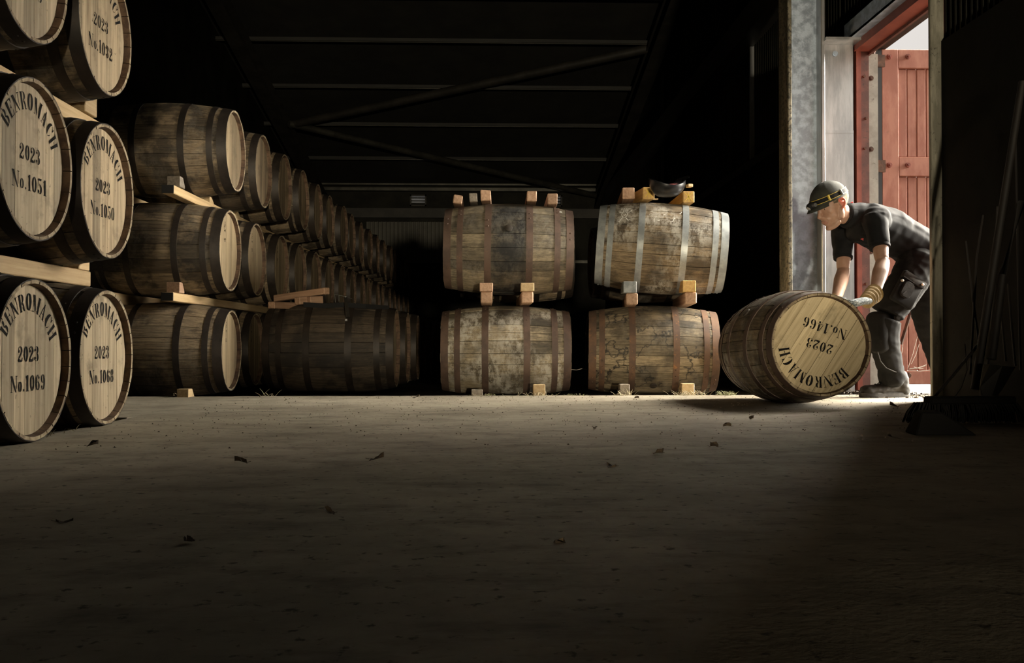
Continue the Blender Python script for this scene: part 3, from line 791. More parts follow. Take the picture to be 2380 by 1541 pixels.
class Kind:
    """meshes shared by all barrels of one build"""
    def __init__(s, seed, hoops, nst=27, nhead=7):
        r = random.Random(seed)
        w_ = [r.uniform(0.75, 1.25) for _ in range(nst)]
        tot = sum(w_)
        ang, s.staves, full = 0.0, [], MB()
        for k in w_:
            a1 = ang + 2 * pi * k / tot
            mb = MB()
            dr, de = r.uniform(-0.0016, 0.0016), r.uniform(-0.003, 0.003)
            g = 0.0016 / RB
            am = (ang + a1) / 2
            rows = []
            xs_ = [-BL / 2, -0.40, -0.27, -0.12, 0.0, 0.12, 0.27, 0.40, BL / 2]
            def ring(x, ro, flat=False):
                dn = 0.009 if not flat else 0.0
                return [(x, q * cos(a), q * sin(a)) for a, q in ((ang + g, ro - dn), (ang + g, ro - 0.0012), (am, ro + 0.0004), (a1 - g, ro - 0.0012), (a1 - g, ro - dn))]
            for x in xs_:
                xx = x + (de if abs(x) > 0.44 else 0) * 0.4
                rows.append(ring(xx, rad(x) + dr))
            for q in (mb, full):
                q.grid(rows)
                for sd, end in ((-1, rows[0]), (1, rows[-1])):
                    lip = [(sd * (BL / 2 - 0.0015), y * k2, z * k2) for (x_, y, z), k2 in zip(end, [(RH - 0.0125) / max(sqrt(p[1] ** 2 + p[2] ** 2), 0.01) for p in end])]
                    inn = [(sd * (BL / 2 - HREC - 0.01), y * (RH - 0.019) / (RH - 0.0125), z * (RH - 0.019) / (RH - 0.0125)) for (x_, y, z) in lip]
                    q.grid([end, lip], mi=1)
                    q.grid([lip, inn], mi=2)
            s.staves.append(mb.mesh('stave', 35))
            ang = a1
        s.body = full.mesh('staves', 35)
        for me in s.staves + [s.body]:
            for k in ('rack_stave', 'chime', 'chime_in'):
                me.materials.append(MT[k])
        s.hoops = []
        for (x0, x1) in hoops:
            mb = MB()
            n = 48
            e = 0.0026
            rr = [(x0, rad(x0) - 0.002), (x0, rad(x0) + e), (x1, rad(x1) + e), (x1, rad(x1) - 0.002)]
            if x0 < 0:
                rr = [(x0, rad(x0) - 0.002), (x0, rad(x0) + e), (x1, rad(x1) + e), (x1, rad(x1) - 0.002)]
            mb.grid([[(x, q * cos(2 * pi * j / n), q * sin(2 * pi * j / n)) for j in range(n)] for x, q in rr], True)
            for _ in range(2):                      # two rivets at the hoop's lap
                a = r.uniform(0, 0) + radians(70 + 9 * _)
                xm = (x0 + x1) / 2
                q = rad(xm) + e
                p0 = Vector((xm, q * cos(a), q * sin(a)))
                mb.tube([p0, p0 * 1.0 + Vector((0, cos(a), sin(a))) * 0.003], [0.007, 0.004], 7)
            s.hoops.append(mb.mesh('hoop', 40))
        # head boards, for the +X end and the -X end
        s.heads = []
        hw = [r.uniform(0.8, 1.25) for _ in range(nhead)]
        tot = sum(hw)
        rh = RH - 0.0182
        y = -rh
        s.full_head = []
        fh = {1: MB(), -1: MB()}
        for k in hw:
            y1 = y + 2 * rh * k / tot
            gp = 0.0009
            ya, yb_ = max(y + gp, -rh * 0.999), min(y1 - gp, rh * 0.999)
            m_ = 4
            top = [(t, sqrt(max(rh * rh - t * t, 0))) for t in [ya + (yb_ - ya) * i / m_ for i in range(m_ + 1)]]
            loop = top + [(t, -z) for t, z in reversed(top)]
            k_ = len(loop)
            off = r.uniform(-0.0005, 0.0005)
            for sd in (1, -1):
                xf = sd * (BL / 2 - HREC + off)
                vs = [(xf, t * (1 - 0.0012 / rh), z * 0.998) for t, z in loop] + [(xf - sd * 0.002, t, z) for t, z in loop] + [(xf - sd * 0.016, t, z) for t, z in loop]
                fs = [tuple(range(k_))] + [(i, (i + 1) % k_, k_ + (i + 1) % k_, k_ + i) for i in range(k_)] + [(k_ + i, k_ + (i + 1) % k_, 2 * k_ + (i + 1) % k_, 2 * k_ + i) for i in range(k_)]
                mb = MB().add(vs, fs)
                s.heads.append((sd, mb.mesh('head_board')))
                fh[sd].add(vs, fs)
            y = y1
        s.full_head = [fh[1].mesh('head'), fh[-1].mesh('head')]
        bz = RB - 0.002
        s.bung = MB().tube([(0, 0, bz - 0.02), (0, 0, bz + 0.006), (0, 0, bz + 0.008)], [0.026, 0.026, 0.022], 14).mesh('bung', 40)


def mirror(hs):
    return [h for (a, b) in hs for h in ((a, b), (-b, -a))]


H_STD = mirror([(0.397, 0.449), (0.315, 0.356), (0.120, 0.166)])
H_WIDE = mirror([(0.388, 0.450), (0.322, 0.360), (0.138, 0.180)])
H_TIGHT = mirror([(0.397, 0.449), (0.338, 0.378), (0.128, 0.172)])
K1, K2, K3, K4 = Kind(1, H_STD), Kind(2, H_WIDE, 25, 8), Kind(3, H_TIGHT, 29, 6), Kind(4, H_STD, 24, 7)
hr = random.Random(21)


def barrel(label, kind, loc, rot=(0, 0, 0), stave='rack_stave', hoop='hoop_dark', head='head', group=None, roll=0.0, simple=False, scale=1.0, back=True, name='whisky_barrel', boards=True):
    t = thing(name, label, 'barrel', loc, rot, group, scale)
    R = (roll, 0, 0)
    if simple:
        obj('staves', kind.body, MT[stave], t, rot=R)
        for me in kind.full_head:
            obj('head', me, MT[head], t)
    else:
        for me in kind.staves:
            obj('stave', me, MT[stave], t, rot=R)
        for sd, me in kind.heads:
            obj('head_board', me, MT[head], t)
        obj('bung', kind.bung, MT['timber_dark'], t, rot=R)
    for me in kind.hoops:
        obj('hoop', me, MT[hoop], t, rot=(roll + hr.uniform(-0.5, 0.5) + (0 if not simple else 0), 0, 0))
    return t


def numbered(label, number, kind, loc, **kw):
    dv = kw.pop('dv', 0.0)
    t = barrel(label, kind, loc, **kw)
    for nm, me in head_text(number, BL / 2 - HREC + 0.0014, dv):
        obj(nm, me, MT['ink'], t)['label'] = 'black stencilled lettering on the barrel head'
    return t


ORD = ['first', 'second', 'third', 'fourth', 'fifth', 'sixth', 'seventh', 'eighth', 'ninth', 'tenth', 'eleventh', 'twelfth', 'thirteenth', 'fourteenth', 'fifteenth', 'sixteenth', 'seventeenth', 'eighteenth']
# ---- near rack on the left, heads towards the aisle
GN = 'lettered barrels in the near rack'
CX1 = -1.572 - BL / 2
y1_, y2_ = 3.33, 4.01
Z1 = [0.285, 0.98, 1.675]
numbered('oak barrel with No.1069 on its pale head, on the floor at the left edge', '1069', K1, (CX1 + 0.02, y1_, Z1[0]), group=GN, roll=0.3)
numbered('oak barrel with No.1068 on its pale head, on the floor beside No.1069', '1068', K3, (CX1, y2_, Z1[0]), group=GN, roll=1.1)
numbered('oak barrel with No.1051 on its pale head, resting on a timber above No.1069', '1051', K4, (CX1 + 0.02, y1_, Z1[1]), group=GN, roll=2.0)
numbered('oak barrel with No.1050 on its stained head, resting above No.1068', '1050', K1, (CX1, y2_, Z1[1]), group=GN, roll=2.7, head='head_red')
numbered('topmost barrel at the left edge, cut off by the frame above No.1051', '1033', K3, (CX1 - 0.005, y1_ + 0.01, Z1[2] + 0.005), group=GN, roll=3.3)
numbered('topmost oak barrel with No.1032 on its head, stacked above No.1050', '1032', K4, (CX1 - 0.02, y2_ + 0.02, Z1[2]), group=GN, roll=4.0, head='head_red')

# ---- long far rack, three tiers
CX2 = -1.757 - BL / 2
Z2 = [0.30, 0.99, 1.68]
TIER = ['bottom', 'middle', 'top']
Y20, PIT = 6.61, 0.752


def stamp():
    polys = []
    ov = [(0.020 * cos(t) * (1.15 if sin(t) < 0 else 0.9) + 0.0, 0.030 * sin(t)) for t in [2 * pi * i / 16 for i in range(15)]]
    polys += stroke_polys([ov], 0.0026)
    polys += stroke_polys([[(-0.012, 0.006), (-0.004, 0.012), (0.002, 0.003), (0.011, 0.010)], [(-0.012, -0.008), (-0.012, 0.0), (-0.005, -0.006), (-0.005, -0.001)], [(0.001, -0.007), (0.010, -0.004)]], 0.0026)
    polys += stroke_polys([[(-0.013, -0.038), (-0.013, -0.028), (-0.006, -0.033), (-0.006, -0.040)], [(0.0, -0.040), (0.0, -0.030), (0.006, -0.030)], [(0.012, -0.040), (0.012, -0.030)]], 0.003)
    polys += stroke_polys([[(-0.002, -0.105), (-0.012, -0.105), (-0.012, -0.085), (-0.002, -0.085)], [(-0.012, -0.095), (-0.004, -0.095)], [(0.003, -0.085), (0.003, -0.103), (0.011, -0.105), (0.013, -0.085)]], 0.0032)
    return polys


sm_mesh = MB()
for p in stamp():
    sm_mesh.add([(BL / 2 - HREC + 0.0014, u - 0.06, v + 0.165) for u, v in p], [tuple(range(len(p)))])
sm_mesh = sm_mesh.mesh('stamp')
r2 = random.Random(5)
NCOL = 17
for t_ in range(3):
    for k in range(NCOL):
        y = Y20 + PIT * k + r2.uniform(-0.012, 0.012)
        x = CX2 + r2.uniform(-0.02, 0.02) + (0.02 if t_ == 2 else 0) + 0.016 * k
        lab = 'oak barrel, %s from the near end of the %s tier in the long far rack' % (ORD[k], TIER[t_])
        hd = 'head_new' if t_ < 2 and k < 3 else 'head_shaded'
        rot = (0, r2.uniform(-0.012, 0.012), r2.uniform(-0.02, 0.02))
        b_ = barrel(lab, (K2, K1, K2, K3)[k % 4], (x, y, Z2[t_]), rot=rot, group='barrels in the long far rack', roll=r2.uniform(0, 6), simple=k >= (6 if t_ else 2), head=hd)
        if t_ < 2 and k < 3:
            obj('stamp', sm_mesh, MT['ink'], b_)['label'] = 'small black maker stamp on the head'
# ---- low row in front of the far rack
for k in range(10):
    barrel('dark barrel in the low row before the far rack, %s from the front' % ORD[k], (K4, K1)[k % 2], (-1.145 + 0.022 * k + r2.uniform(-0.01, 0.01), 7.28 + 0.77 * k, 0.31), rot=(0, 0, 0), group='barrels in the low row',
           roll=r2.uniform(0, 6), simple=k >= 1, scale=1.07, head='head_shaded', stave='shaded_stave')
# ---- two stacks in the middle and the pair behind each
GS = 'barrels in the two middle stacks'
CY = 6.76
barrel('grey oak barrel with white dusty patches, bottom of the left middle stack', K1, (0.155, CY, 0.292), (0, 0, radians(-1)), 'grey_stave', 'hoop_rust', group=GS, roll=0.6)
ul = barrel('oak barrel blackened between its middle hoops, top of the left middle stack', K4, (0.175, CY - 0.01, 1.015), (0, radians(0.8), radians(-1.5)), 'soot_stave', 'hoop_rust', group=GS, roll=1.2)
barrel('oak barrel with black ring stains and orange rusted hoops, bottom of the right middle stack', K3, (1.20, CY, 0.292), (0, radians(0.6), radians(-6)), 'ring_stave', 'hoop_rust2', group=GS, roll=2.4)
ur = barrel('brown oak barrel with galvanised hoops and a chalk figure, top of the right middle stack', K3, (1.262, CY - 0.02, 1.022), (0, radians(4.5), radians(-8)), 'brown_stave', 'hoop_galv', group=GS, roll=3.6)
for k, (x, z, lab) in enumerate(((0.24, 0.30, 'dark barrel behind the left middle stack, on the ground'), (0.26, 1.0, 'dark barrel behind the left middle stack, on the upper tier'),
                                 (1.30, 0.30, 'dark barrel behind the right middle stack, on the ground'), (1.32, 1.0, 'dark barrel behind the right middle stack, on the upper tier'))):
    barrel(lab, K2, (x, 7.66, z), (0, 0, 0), 'rack_stave', 'hoop_dark', group='barrels behind the middle stacks', roll=k * 1.3, simple=True, head='head_shaded')


# chalk drawing on the barrel with galvanised hoops: (axis, around) in metres -> surface of the barrel
def on_barrel(parent, name, polys, x0, a0, m, lab):
    """wrap flat polygons round the barrel; a0 = angle of the drawing's centre, towards the viewer"""
    mb = MB()
    for p in polys:
        n = len(p)
        vs = []
        for u, v in p:
            x = x0 + u
            q = rad(x) + 0.0032
            a = a0 + v / q
            vs.append((x, -q * cos(a), q * sin(a)))
        mb.add(vs, [tuple(range(n))])
    o = obj(name, mb.mesh(name), m, parent)
    o['label'] = lab
    return o


circ = lambda cx, cy, rx, ry, n=18: [(cx + rx * cos(2 * pi * i / n), cy + ry * sin(2 * pi * i / n)) for i in range(n + 1)]
S = 1 / 13.22 * 6.44 / FPX       # crop pixels to metres on the barrel
raw = [[(255, 235), (260, 185), (300, 215), (345, 185), (350, 215)], [(405, 180), (400, 215), (540, 207)],
       [(310, 315), (320, 270), (345, 255), (350, 268), (375, 248), (385, 262), (410, 245), (420, 262), (455, 245), (455, 290), (430, 320), (370, 325), (310, 315)],
       [(365, 290), (430, 283)], [(285, 360), (240, 335), (195, 330)], [(240, 345), (210, 345), (190, 322), (225, 320), (240, 335)], [(440, 355), (500, 335), (550, 295)],
       [(550, 310), (580, 300), (560, 280), (540, 295), (585, 290)], [(x, y) for x, y in circ(360, 418, 88, 92)], [(330, 430), (360, 455), (390, 425)], [(350, 450), (400, 415)],
       [(315, 505), (260, 570), (215, 630)], [(215, 630), (165, 615)], [(400, 510), (440, 560), (480, 605)], [(480, 605), (530, 575)],
       [(1290, 545), (1290, 650)], [(1285, 500), (1380, 490)], [(1390, 610), (1460, 590)], [(1790, 600), (1850, 610), (1910, 490)], [(2050, 325), (2085, 340), (2120, 260)], [(1570, 405), (1650, 380)], [(1160, 315), (1230, 295)]]
CXp, CYp = 360, 418
dr_ = [[((x - CXp) * S, -(y - CYp) * S * 1.36) for x, y in st] for st in raw]
on_barrel(ur, 'chalk_drawing', stroke_polys(dr_[:15], 0.0038), -0.272, radians(40), MT['chalk'], 'white chalk stick figure with a crown below the letters ML')
on_barrel(ur, 'chalk_scuffs', stroke_polys(dr_[15:], 0.0030), -0.272, radians(40), MT['chalk'], 'faint white chalk scribbles')
on_barrel(ul, 'chalk_letter', stroke_polys([[(0, 0), (0, 0.022), (0.012, 0.022), (0.013, 0.013), (0, 0.011), (0.015, 0)]], 0.0035), 0.355, radians(56), MT['chalk'], 'small white chalk letter R')

# ---- the barrel being rolled
RT = radians(4)
rb = numbered('oak barrel with No. 1466 upside down on its head, being rolled in at the doorway', '1466', K1, (1.782, 5.48, 0.322), rot=(0, radians(-2.0), -pi / 2 + RT), stave='brown_stave', hoop='hoop_rust', roll=0.9, dv=-0.014, head='head_gold')
RBM = Matrix.Translation((1.782, 5.48, 0.322)) @ Matrix.Rotation(-pi / 2 + RT, 4, 'Z') @ Matrix.Rotation(radians(-2.0), 4, 'Y')
for c in list(rb.children):                      # the whole head turns with the barrel
    if 'lettering' in c.name:
        c.rotation_euler = (radians(162), 0, 0)
    if c.name.startswith('head_board'):
        c.rotation_euler = (radians(146), 0, 0)

# ---------------------------------------------------------------- timbers under and on the barrels
def timber(label, c, size, m='timber', rot=(0, 0, 0), name='timber_runner', cat='timber', group=None, bev=0.004, jit=0.0, seed=0):
    o = obj(name, bevel_box(name, *size, bev, jit, seed), MT[m], None, c, rot)
    return tag(o, label, cat, group)


def wedge(label, c, L, wd, h, m='timber', rot=(0, 0, 0), top=0.35, group=None, name='wedge_chock'):
    """chock: a block with a sloping face towards the barrel (+X side low)"""
    vs = []
    for y in (-wd / 2, wd / 2):
        vs += [(-L / 2, y, 0), (L / 2, y, 0), (L / 2, y, h * 0.25), (-L / 2 + L * top, y, h), (-L / 2, y, h)]
    fs = [(0, 1, 2, 3, 4), (5, 6, 7, 8, 9)] + [(i, (i + 1) % 5, 5 + (i + 1) % 5, 5 + i) for i in range(5)]
    me = MB().add(vs, fs).mesh(name)
    bm = bmesh.new()
    bm.from_mesh(me)
    bmesh.ops.bevel(bm, geom=bm.edges, offset=0.003, segments=1, affect='EDGES')
    bm.to_mesh(me)
    bm.free()
    return tag(obj(name, me, MT[m], None, c, rot), label, 'chock', group)


Q90 = pi / 2


def lie(zlow, off):
    return zlow + rad(off)


# near rack
for nm, xo in (('front', 0.225), ('back', -0.25)):
    for t_, lv in ((0, 'middle'), (1, 'top')):
        lo_, hi_ = Z1[t_] + rad(xo), Z1[t_ + 1] - rad(xo)
        ye = 4.30 if t_ == 0 else 4.42
        ys_ = 2.2
        timber('pale timber runner at the %s under the %s tier of the near rack' % (nm, lv), (CX1 + xo, (ys_ + ye) / 2, (lo_ + hi_) / 2), (ye - ys_, 0.065, hi_ - lo_ - 0.002), 'timber', (0, 0, Q90))
for lab, px, py, Y, z, m, sz in (('small pale wedge chock on the runner under barrel No.1050', 146, 628, 4.34, None, 'timber', (0.10, 0.07, 0.05)),):
    pass
zr1 = Z1[1] - rad(0.225)
wedge('small pale chock on the runner beside barrel No.1050', (CX1 + 0.225, 4.22, zr1 - 0.001), 0.11, 0.075, 0.05, 'timber', (0, 0, -Q90))
zr2 = Z1[2] - rad(0.225)
wedge('pale square chock on the upper runner beside barrel No.1032', (CX1 + 0.225, 4.25, zr2 - 0.001), 0.13, 0.10, 0.10, 'timber', (0, 0, -Q90), 0.8)
p = at(240, 668, 4.55)
tt = MB().add([(-0.045, -0.05, 0), (0.045, -0.05, 0), (0.01, -0.05, 0.115), (-0.045, 0.05, 0), (0.045, 0.05, 0), (0.01, 0.05, 0.115)], [(0, 1, 2), (3, 4, 5), (0, 1, 4, 3), (1, 2, 5, 4), (2, 0, 3, 5)])
tag(obj('offcut_block', tt.mesh('offcut_block'), MT['timber_grey'], None, (-1.90, 4.40, Z1[0] + 0.305)), 'grey pointed timber offcut standing beyond barrel No.1068', 'block')
# far rack runners (one pair per tier) and their chocks
ye = Y20 + PIT * NCOL - 0.3
for nm, xo in (('front', 0.19), ('back', -0.28)):
    for t_, lv in ((0, 'middle'), (1, 'top')):
        lo_, hi_ = Z2[t_] + rad(xo), Z2[t_ + 1] - rad(xo)
        ys_ = 6.12
        timber('long pale timber runner at the %s under the %s tier of the far rack' % (nm, lv), (CX2 + xo + 0.0213 * ((ys_ + ye) / 2 - Y20) - (0.0213 * 0.0), (ys_ + ye) / 2, (lo_ + hi_) / 2), (ye - ys_, 0.075, hi_ - lo_ - 0.002), 'timber', (0, 0, Q90 - 0.0213))
        if nm == 'front':
            o_ = bpy.context.scene.objects[-1]
for t_ in (1, 2):
    z = Z2[t_] - rad(0.19)
    lo_ = Z2[t_ - 1] + rad(0.19)
    obj('end_paint', MB().box(CX2 + 0.18 - 0.0375, CX2 + 0.18 + 0.0375, 6.112, 6.121, lo_ + 0.002, z - 0.003).mesh('end_paint'), MT['paint_shade_black'],
        [o for o in bpy.data.objects if o.get('label', '').startswith('long pale timber runner at the front under the %s' % TIER[t_])][0]).matrix_parent_inverse = Matrix.Identity(4)
for o in [o for o in bpy.data.objects if o.name.startswith('end_paint')]:
    pr = o.parent
    o.matrix_parent_inverse = (Matrix.Translation(pr.location) @ pr.rotation_euler.to_matrix().to_4x4()).inverted()
wedge('reddish square chock against the first middle tier barrel of the far rack', (CX2 + 0.19, 6.25, Z2[1] - rad(0.19) - 0.001), 0.10, 0.085, 0.07, 'timber_red', (0, 0, Q90), 0.6)
wedge('pale square chock against the first top tier barrel of the far rack', (CX2 + 0.19, 6.25, Z2[2] - rad(0.19) - 0.001), 0.10, 0.085, 0.07, 'timber_grey', (0, 0, Q90), 0.6)
wedge('small pale chock on the ground before the first bottom barrel of the far rack', at(432, 921, 6.22) + Vector((0, 0, -0.03)), 0.13, 0.075, 0.08, 'timber', (0, 0, Q90), 0.6)
for k in range(1, 6):
    wedge('pale chock on the top tier runner between far rack barrels %s and %s' % (ORD[k - 1], ORD[k]), (CX2 + 0.19, Y20 + PIT * (k - 0.5) - 0.05, Z2[2] - rad(0.19) - 0.001), 0.10, 0.075, 0.045, 'timber', (0, 0, Q90), 0.4)
# middle stacks: runners standing proud of the barrels, chocks on top of them
for lab, px, x_top, bx, lowz, upz, m in (
        ('reddish square runner under the top left middle barrel, the left one', 1131, None, 0.155, 0.292, 1.015, 'timber_red'),
        ('reddish square runner under the top left middle barrel, the right one', 1226, None, 0.165, 0.292, 1.015, 'timber_red'),
        ('reddish square runner under the tilted galvanised barrel, the left one', 1469, None, 1.22, 0.292, 1.022, 'timber_red'),
        ('reddish square runner under the tilted galvanised barrel, the right one', 1606, None, 1.22, 0.292, 1.022, 'timber_red')):
    x = at(px, 686, 6.28).x
    xo = min(abs(x - bx), 0.4)
    lo_ = lowz + rad(xo)
    yaw = 0 if px < 1300 else radians(7)
    timber(lab, (x + 0.55 * sin(yaw), 6.28 + 0.55, lo_ + 0.039), (1.10, 0.078, 0.076), m, (0, 0, Q90 - yaw), bev=0.006)
    top = lo_ + 0.077
    nm = lab.split('runner ')[1]
    cm = {1131: 'timber_red', 1226: 'timber', 1469: 'paint_grey', 1606: 'timber_orange'}[px]
    wedge({1131: 'reddish chock', 1226: 'pale chock', 1469: 'grey painted chock', 1606: 'orange sawn chock'}[px] + ' sitting on the runner ' + nm, (x - (0.02 if px > 1300 else 0.002), 6.30, top), 0.13, 0.088, 0.055 if px < 1300 else 0.075, cm, (0, 0, Q90), 0.55)
# ground chocks under the middle stacks
for lab, px, Y, w_, h_, m in (('dark chock under the left end of the dusty grey barrel', 1109, 6.34, 0.075, 0.05, 'timber_grey'), ('pale chock under the right end of the dusty grey barrel', 1252, 6.34, 0.08, 0.085, 'timber'),
                              ('pale chock under the left end of the ring stained barrel', 1449, 6.34, 0.065, 0.085, 'timber_grey'), ('pale splintered chock under the right end of the ring stained barrel', 1595, 6.34, 0.085, 0.09, 'timber')):
    p = at(px, 919, Y)
    wedge(lab, (p.x, Y, -0.012), 0.12, w_, h_, m, (0, 0, Q90), 0.55)
# offcuts lying on top of the stacks
TL, TR = 1.015, 1.022


def onstack(lab, px, py0, py1, w_, bx, bz, m, Ly=0.55, yaw=0.0, roll=0.0, lean=0.0, lift=0.0, Y0=6.58, mark=False, h=None):
    """square timber lying across the barrel, end grain towards the aisle"""
    a = at(px, py0, Y0)
    h = h or 0.06
    L_ = Ly
    c = Vector((a.x, Y0, bz + rad(min(abs(a.x - bx), 0.42)) + (bx - a.x) * (0.078 if bx > 1 else 0.014) + 0.004 + h / 2 + lift))
    d = Vector((-sin(yaw), cos(yaw) * cos(lean), -sin(lean)))
    cc = c + d * L_ / 2
    M = Matrix.Translation(cc) @ Matrix.Rotation(yaw, 4, 'Z') @ Matrix.Rotation(-lean, 4, 'X') @ Matrix.Rotation(roll, 4, 'Y') @ Matrix.Rotation(Q90, 4, 'Z')
    o = obj('timber_offcut', bevel_box('timber_offcut', L_, w_, h, 0.005, 0.002, int(px)), MT[m])
    o.matrix_world = M
    tag(o, lab, 'timber', 'timber offcuts on top of the middle stacks')
    if mark:
        ps = stroke_polys([[(-0.03, -0.032), (0.03, 0.032)], [(-0.026, 0.034), (0.028, -0.03)], [(-0.002, -0.034), (0.004, 0.034)]], 0.006)
        mb = MB()
        for q in ps:
            mb.add([(-L_ / 2 - 0.0008, u * 0.9, v * 0.9) for u, v in q], [tuple(range(len(q)))])
        obj('crayon_mark', mb.mesh('crayon_mark'), MT['crayon'], o)['label'] = 'yellow crayon cross on the sawn end'
    return o


onstack('weathered tilted timber offcut at the left end on top of the sooty barrel', 1064, 460, 478, 0.062, 0.175, TL, 'timber_red', 0.5, roll=radians(7), lean=radians(0))
onstack('short brown timber offcut, second from the left on the sooty barrel', 1100, 456, 474, 0.058, 0.175, TL, 'timber_grey', 0.42, roll=radians(-3), lean=radians(0))
onstack('tall reddish square offcut over the left middle hoop of the sooty barrel', 1129, 437, 474, 0.072, 0.175, TL, 'timber_red', 0.62, yaw=radians(-1), lean=radians(0), h=0.074)
onstack('reddish square offcut over the right middle hoop of the sooty barrel', 1236, 438, 474, 0.070, 0.175, TL, 'timber_red', 0.62, yaw=radians(-1), lean=radians(0), h=0.074)
onstack('reddish square offcut at the right end on top of the sooty barrel', 1284, 444, 479, 0.070, 0.175, TL, 'timber_red', 0.62, yaw=radians(-1), lean=radians(0), h=0.074)
onstack('brown square offcut at the left on top of the tilted galvanised barrel', 1461, 434, 468, 0.085, 1.262, TR, 'timber_red', 0.62, yaw=radians(-5), h=0.082)
onstack('square offcut with a yellow cross on its end, left on the galvanised barrel', 1508, 426, 462, 0.085, 1.262, TR, 'timber_orange', 0.75, yaw=radians(6), mark=True, h=0.085)
onstack('square offcut with a yellow cross on its end, right on the galvanised barrel', 1601, 433, 460, 0.082, 1.262, TR, 'timber_orange', 0.7, yaw=radians(0), mark=True, h=0.082)
p = at(1602, 432, 6.62)
tag(obj('wood_block', bevel_box('wood_block', 0.036, 0.05, 0.022, 0.003), MT['timber'], None, p, (0, 0, 0.2)), 'small pale wood block on the marked offcut at the right of the galvanised barrel', 'block')
p = at(1523, 463, 6.46)
tag(obj('wood_chip', bevel_box('wood_chip', 0.035, 0.03, 0.006, 0.001), MT['timber'], None, p), 'small pale wood chip beside the black hard hat', 'chip')
# upturned black hard hat on the right stack
hp = at(1551, 444, 6.50)
hat = thing('hard_hat', 'glossy black hard hat lying upside down on the galvanised barrel', 'hard hat', (hp.x, 6.5, 1.355), (radians(6), radians(-4), 0.3))
rows, rows2 = [], []
for i in range(11):
    ph = radians(-90 + 9 * i)
    def hatring(s_, lift):
        out = []
        for j in range(28):
            a = 2 * pi * j / 28
            rim = (i / 10) ** 4 * (0.020 * cos(2 * a) + 0.022 * max(0, cos(a - 2.6)) ** 6)
            out.append((s_ * 0.132 * cos(ph) ** 0.8 * cos(a) if i else 0.004 * cos(a), s_ * 0.105 * cos(ph) ** 0.8 * sin(a) if i else 0.004 * sin(a), lift + 0.1 * (1 + sin(ph)) + rim))
        return out
    rows.append(hatring(1.0, 0))
    rows2.append(hatring(0.955, 0.004))
obj('shell', MB().grid(rows + rows2[::-1], True).mesh('shell', 50), MT['gloss_black'], hat)
obj('peak', MB().grid([[(0.118 * cos(a) * s_, 0.094 * sin(a) * s_, 0.098 + 0.02 * cos(2 * a) + dz) for a in [radians(-40 + 8 * i) for i in range(11)]] for s_, dz in ((1.0, 0), (1.35, 0.025), (1.36, 0.028), (1.0, 0.004))]).mesh('peak', 40), MT['gloss_black'], hat)
obj('head_band', MB().grid([[(0.11 * cos(a), 0.088 * sin(a), z) for a in [2 * pi * i / 24 for i in range(24)]] for z in (0.055, 0.088)], True).mesh('head_band', 40), MT['lining'], hat)
# timbers and a ratchet strap on the low dark row
zt = 0.31 + RB * 1.07
Yr = 7.28
def pix_timber(lab, a, b_, Ya, Yb, w_, h_, m='timber_dark2', **k):
    A, B = at(*a, Ya), at(*b_, Yb)
    d = B - A
    o = obj('loose_timber', bevel_box('loose_timber', d.length, w_, h_, 0.005, 0.0015, int(a[0])), MT[m])
    o.matrix_world = Matrix.Translation((A + B) / 2) @ d.to_track_quat('X', 'Z').to_matrix().to_4x4()
    return tag(o, lab, 'timber', 'loose timbers on the low dark row')
pix_timber('brown squared timber lying askew on the offcuts above the low dark row', (642, 694), (760, 676), 7.45, 7.10, 0.06, 0.05, 'timber_red')
pix_timber('brown timber lying along the top of the first low dark barrel', (630, 709), (735, 713), 7.0, 7.5, 0.06, 0.05, 'timber_red')
pix_timber('short upright brown offcut under the askew timber', (690, 699), (709, 697), 7.02, 7.08, 0.06, 0.055, 'timber_red')
pix_timber('wide brown offcut beside the short upright one on the low dark row', (717, 698), (747, 697), 7.05, 7.12, 0.06, 0.055, 'timber_red')
stp = thing('ratchet_strap', 'dark webbing strap with a steel ratchet lying over the first low dark barrel', 'strap', (0, 0, 0))
pts = [at(705, 708, 7.02), at(760, 711, 7.05), at(800, 708, 7.05), at(850, 712, 7.1), at(905, 716, 7.2)]
mb = MB()
rows = []
for q in pts:
    rows.append([q + Vector((0, -0.003, -0.018)), q + Vector((0, -0.003, 0.018)), q + Vector((0, 0.003, 0.018)), q + Vector((0, 0.003, -0.018))])
mb.grid(rows, True, 0, True)
obj('webbing', mb.mesh('webbing'), MT['strap'], stp)
mb = MB()
for a, b_ in (((778, 684), (780, 703)), ((788, 687), (788, 701)), ((778, 684), (806, 690))):
    mb.tube([at(*a, 6.98), at(*b_, 6.98)], 0.004, 6)
obj('buckle', mb.mesh('buckle'), MT['purlin'], stp)
mb = MB()
A, B = at(803, 690, 6.96), at(808, 737, 6.93)
mb.tube([A, B], [0.012, 0.016], 4)
rt = obj('ratchet_handle', mb.mesh('ratchet_handle'), MT['steel_dark'], stp)
mb = MB()
for px in (803, 806):
    mb.tube([at(px, 741, 6.92), at(px, 746, 6.92)], 0.004, 6)
mb.tube([at(803, 689, 6.95), at(804, 691, 6.95)], 0.008, 8)
obj('hook_end', mb.mesh('hook_end'), MT['galv_sheet'], rt)
obj('release_wire', MB().tube([at(806, 690, 6.97), at(818, 694, 6.98), at(824, 702, 7.0), at(828, 708, 7.0)], 0.002, 5).mesh('release_wire'), MT['steel_dark'], stp)

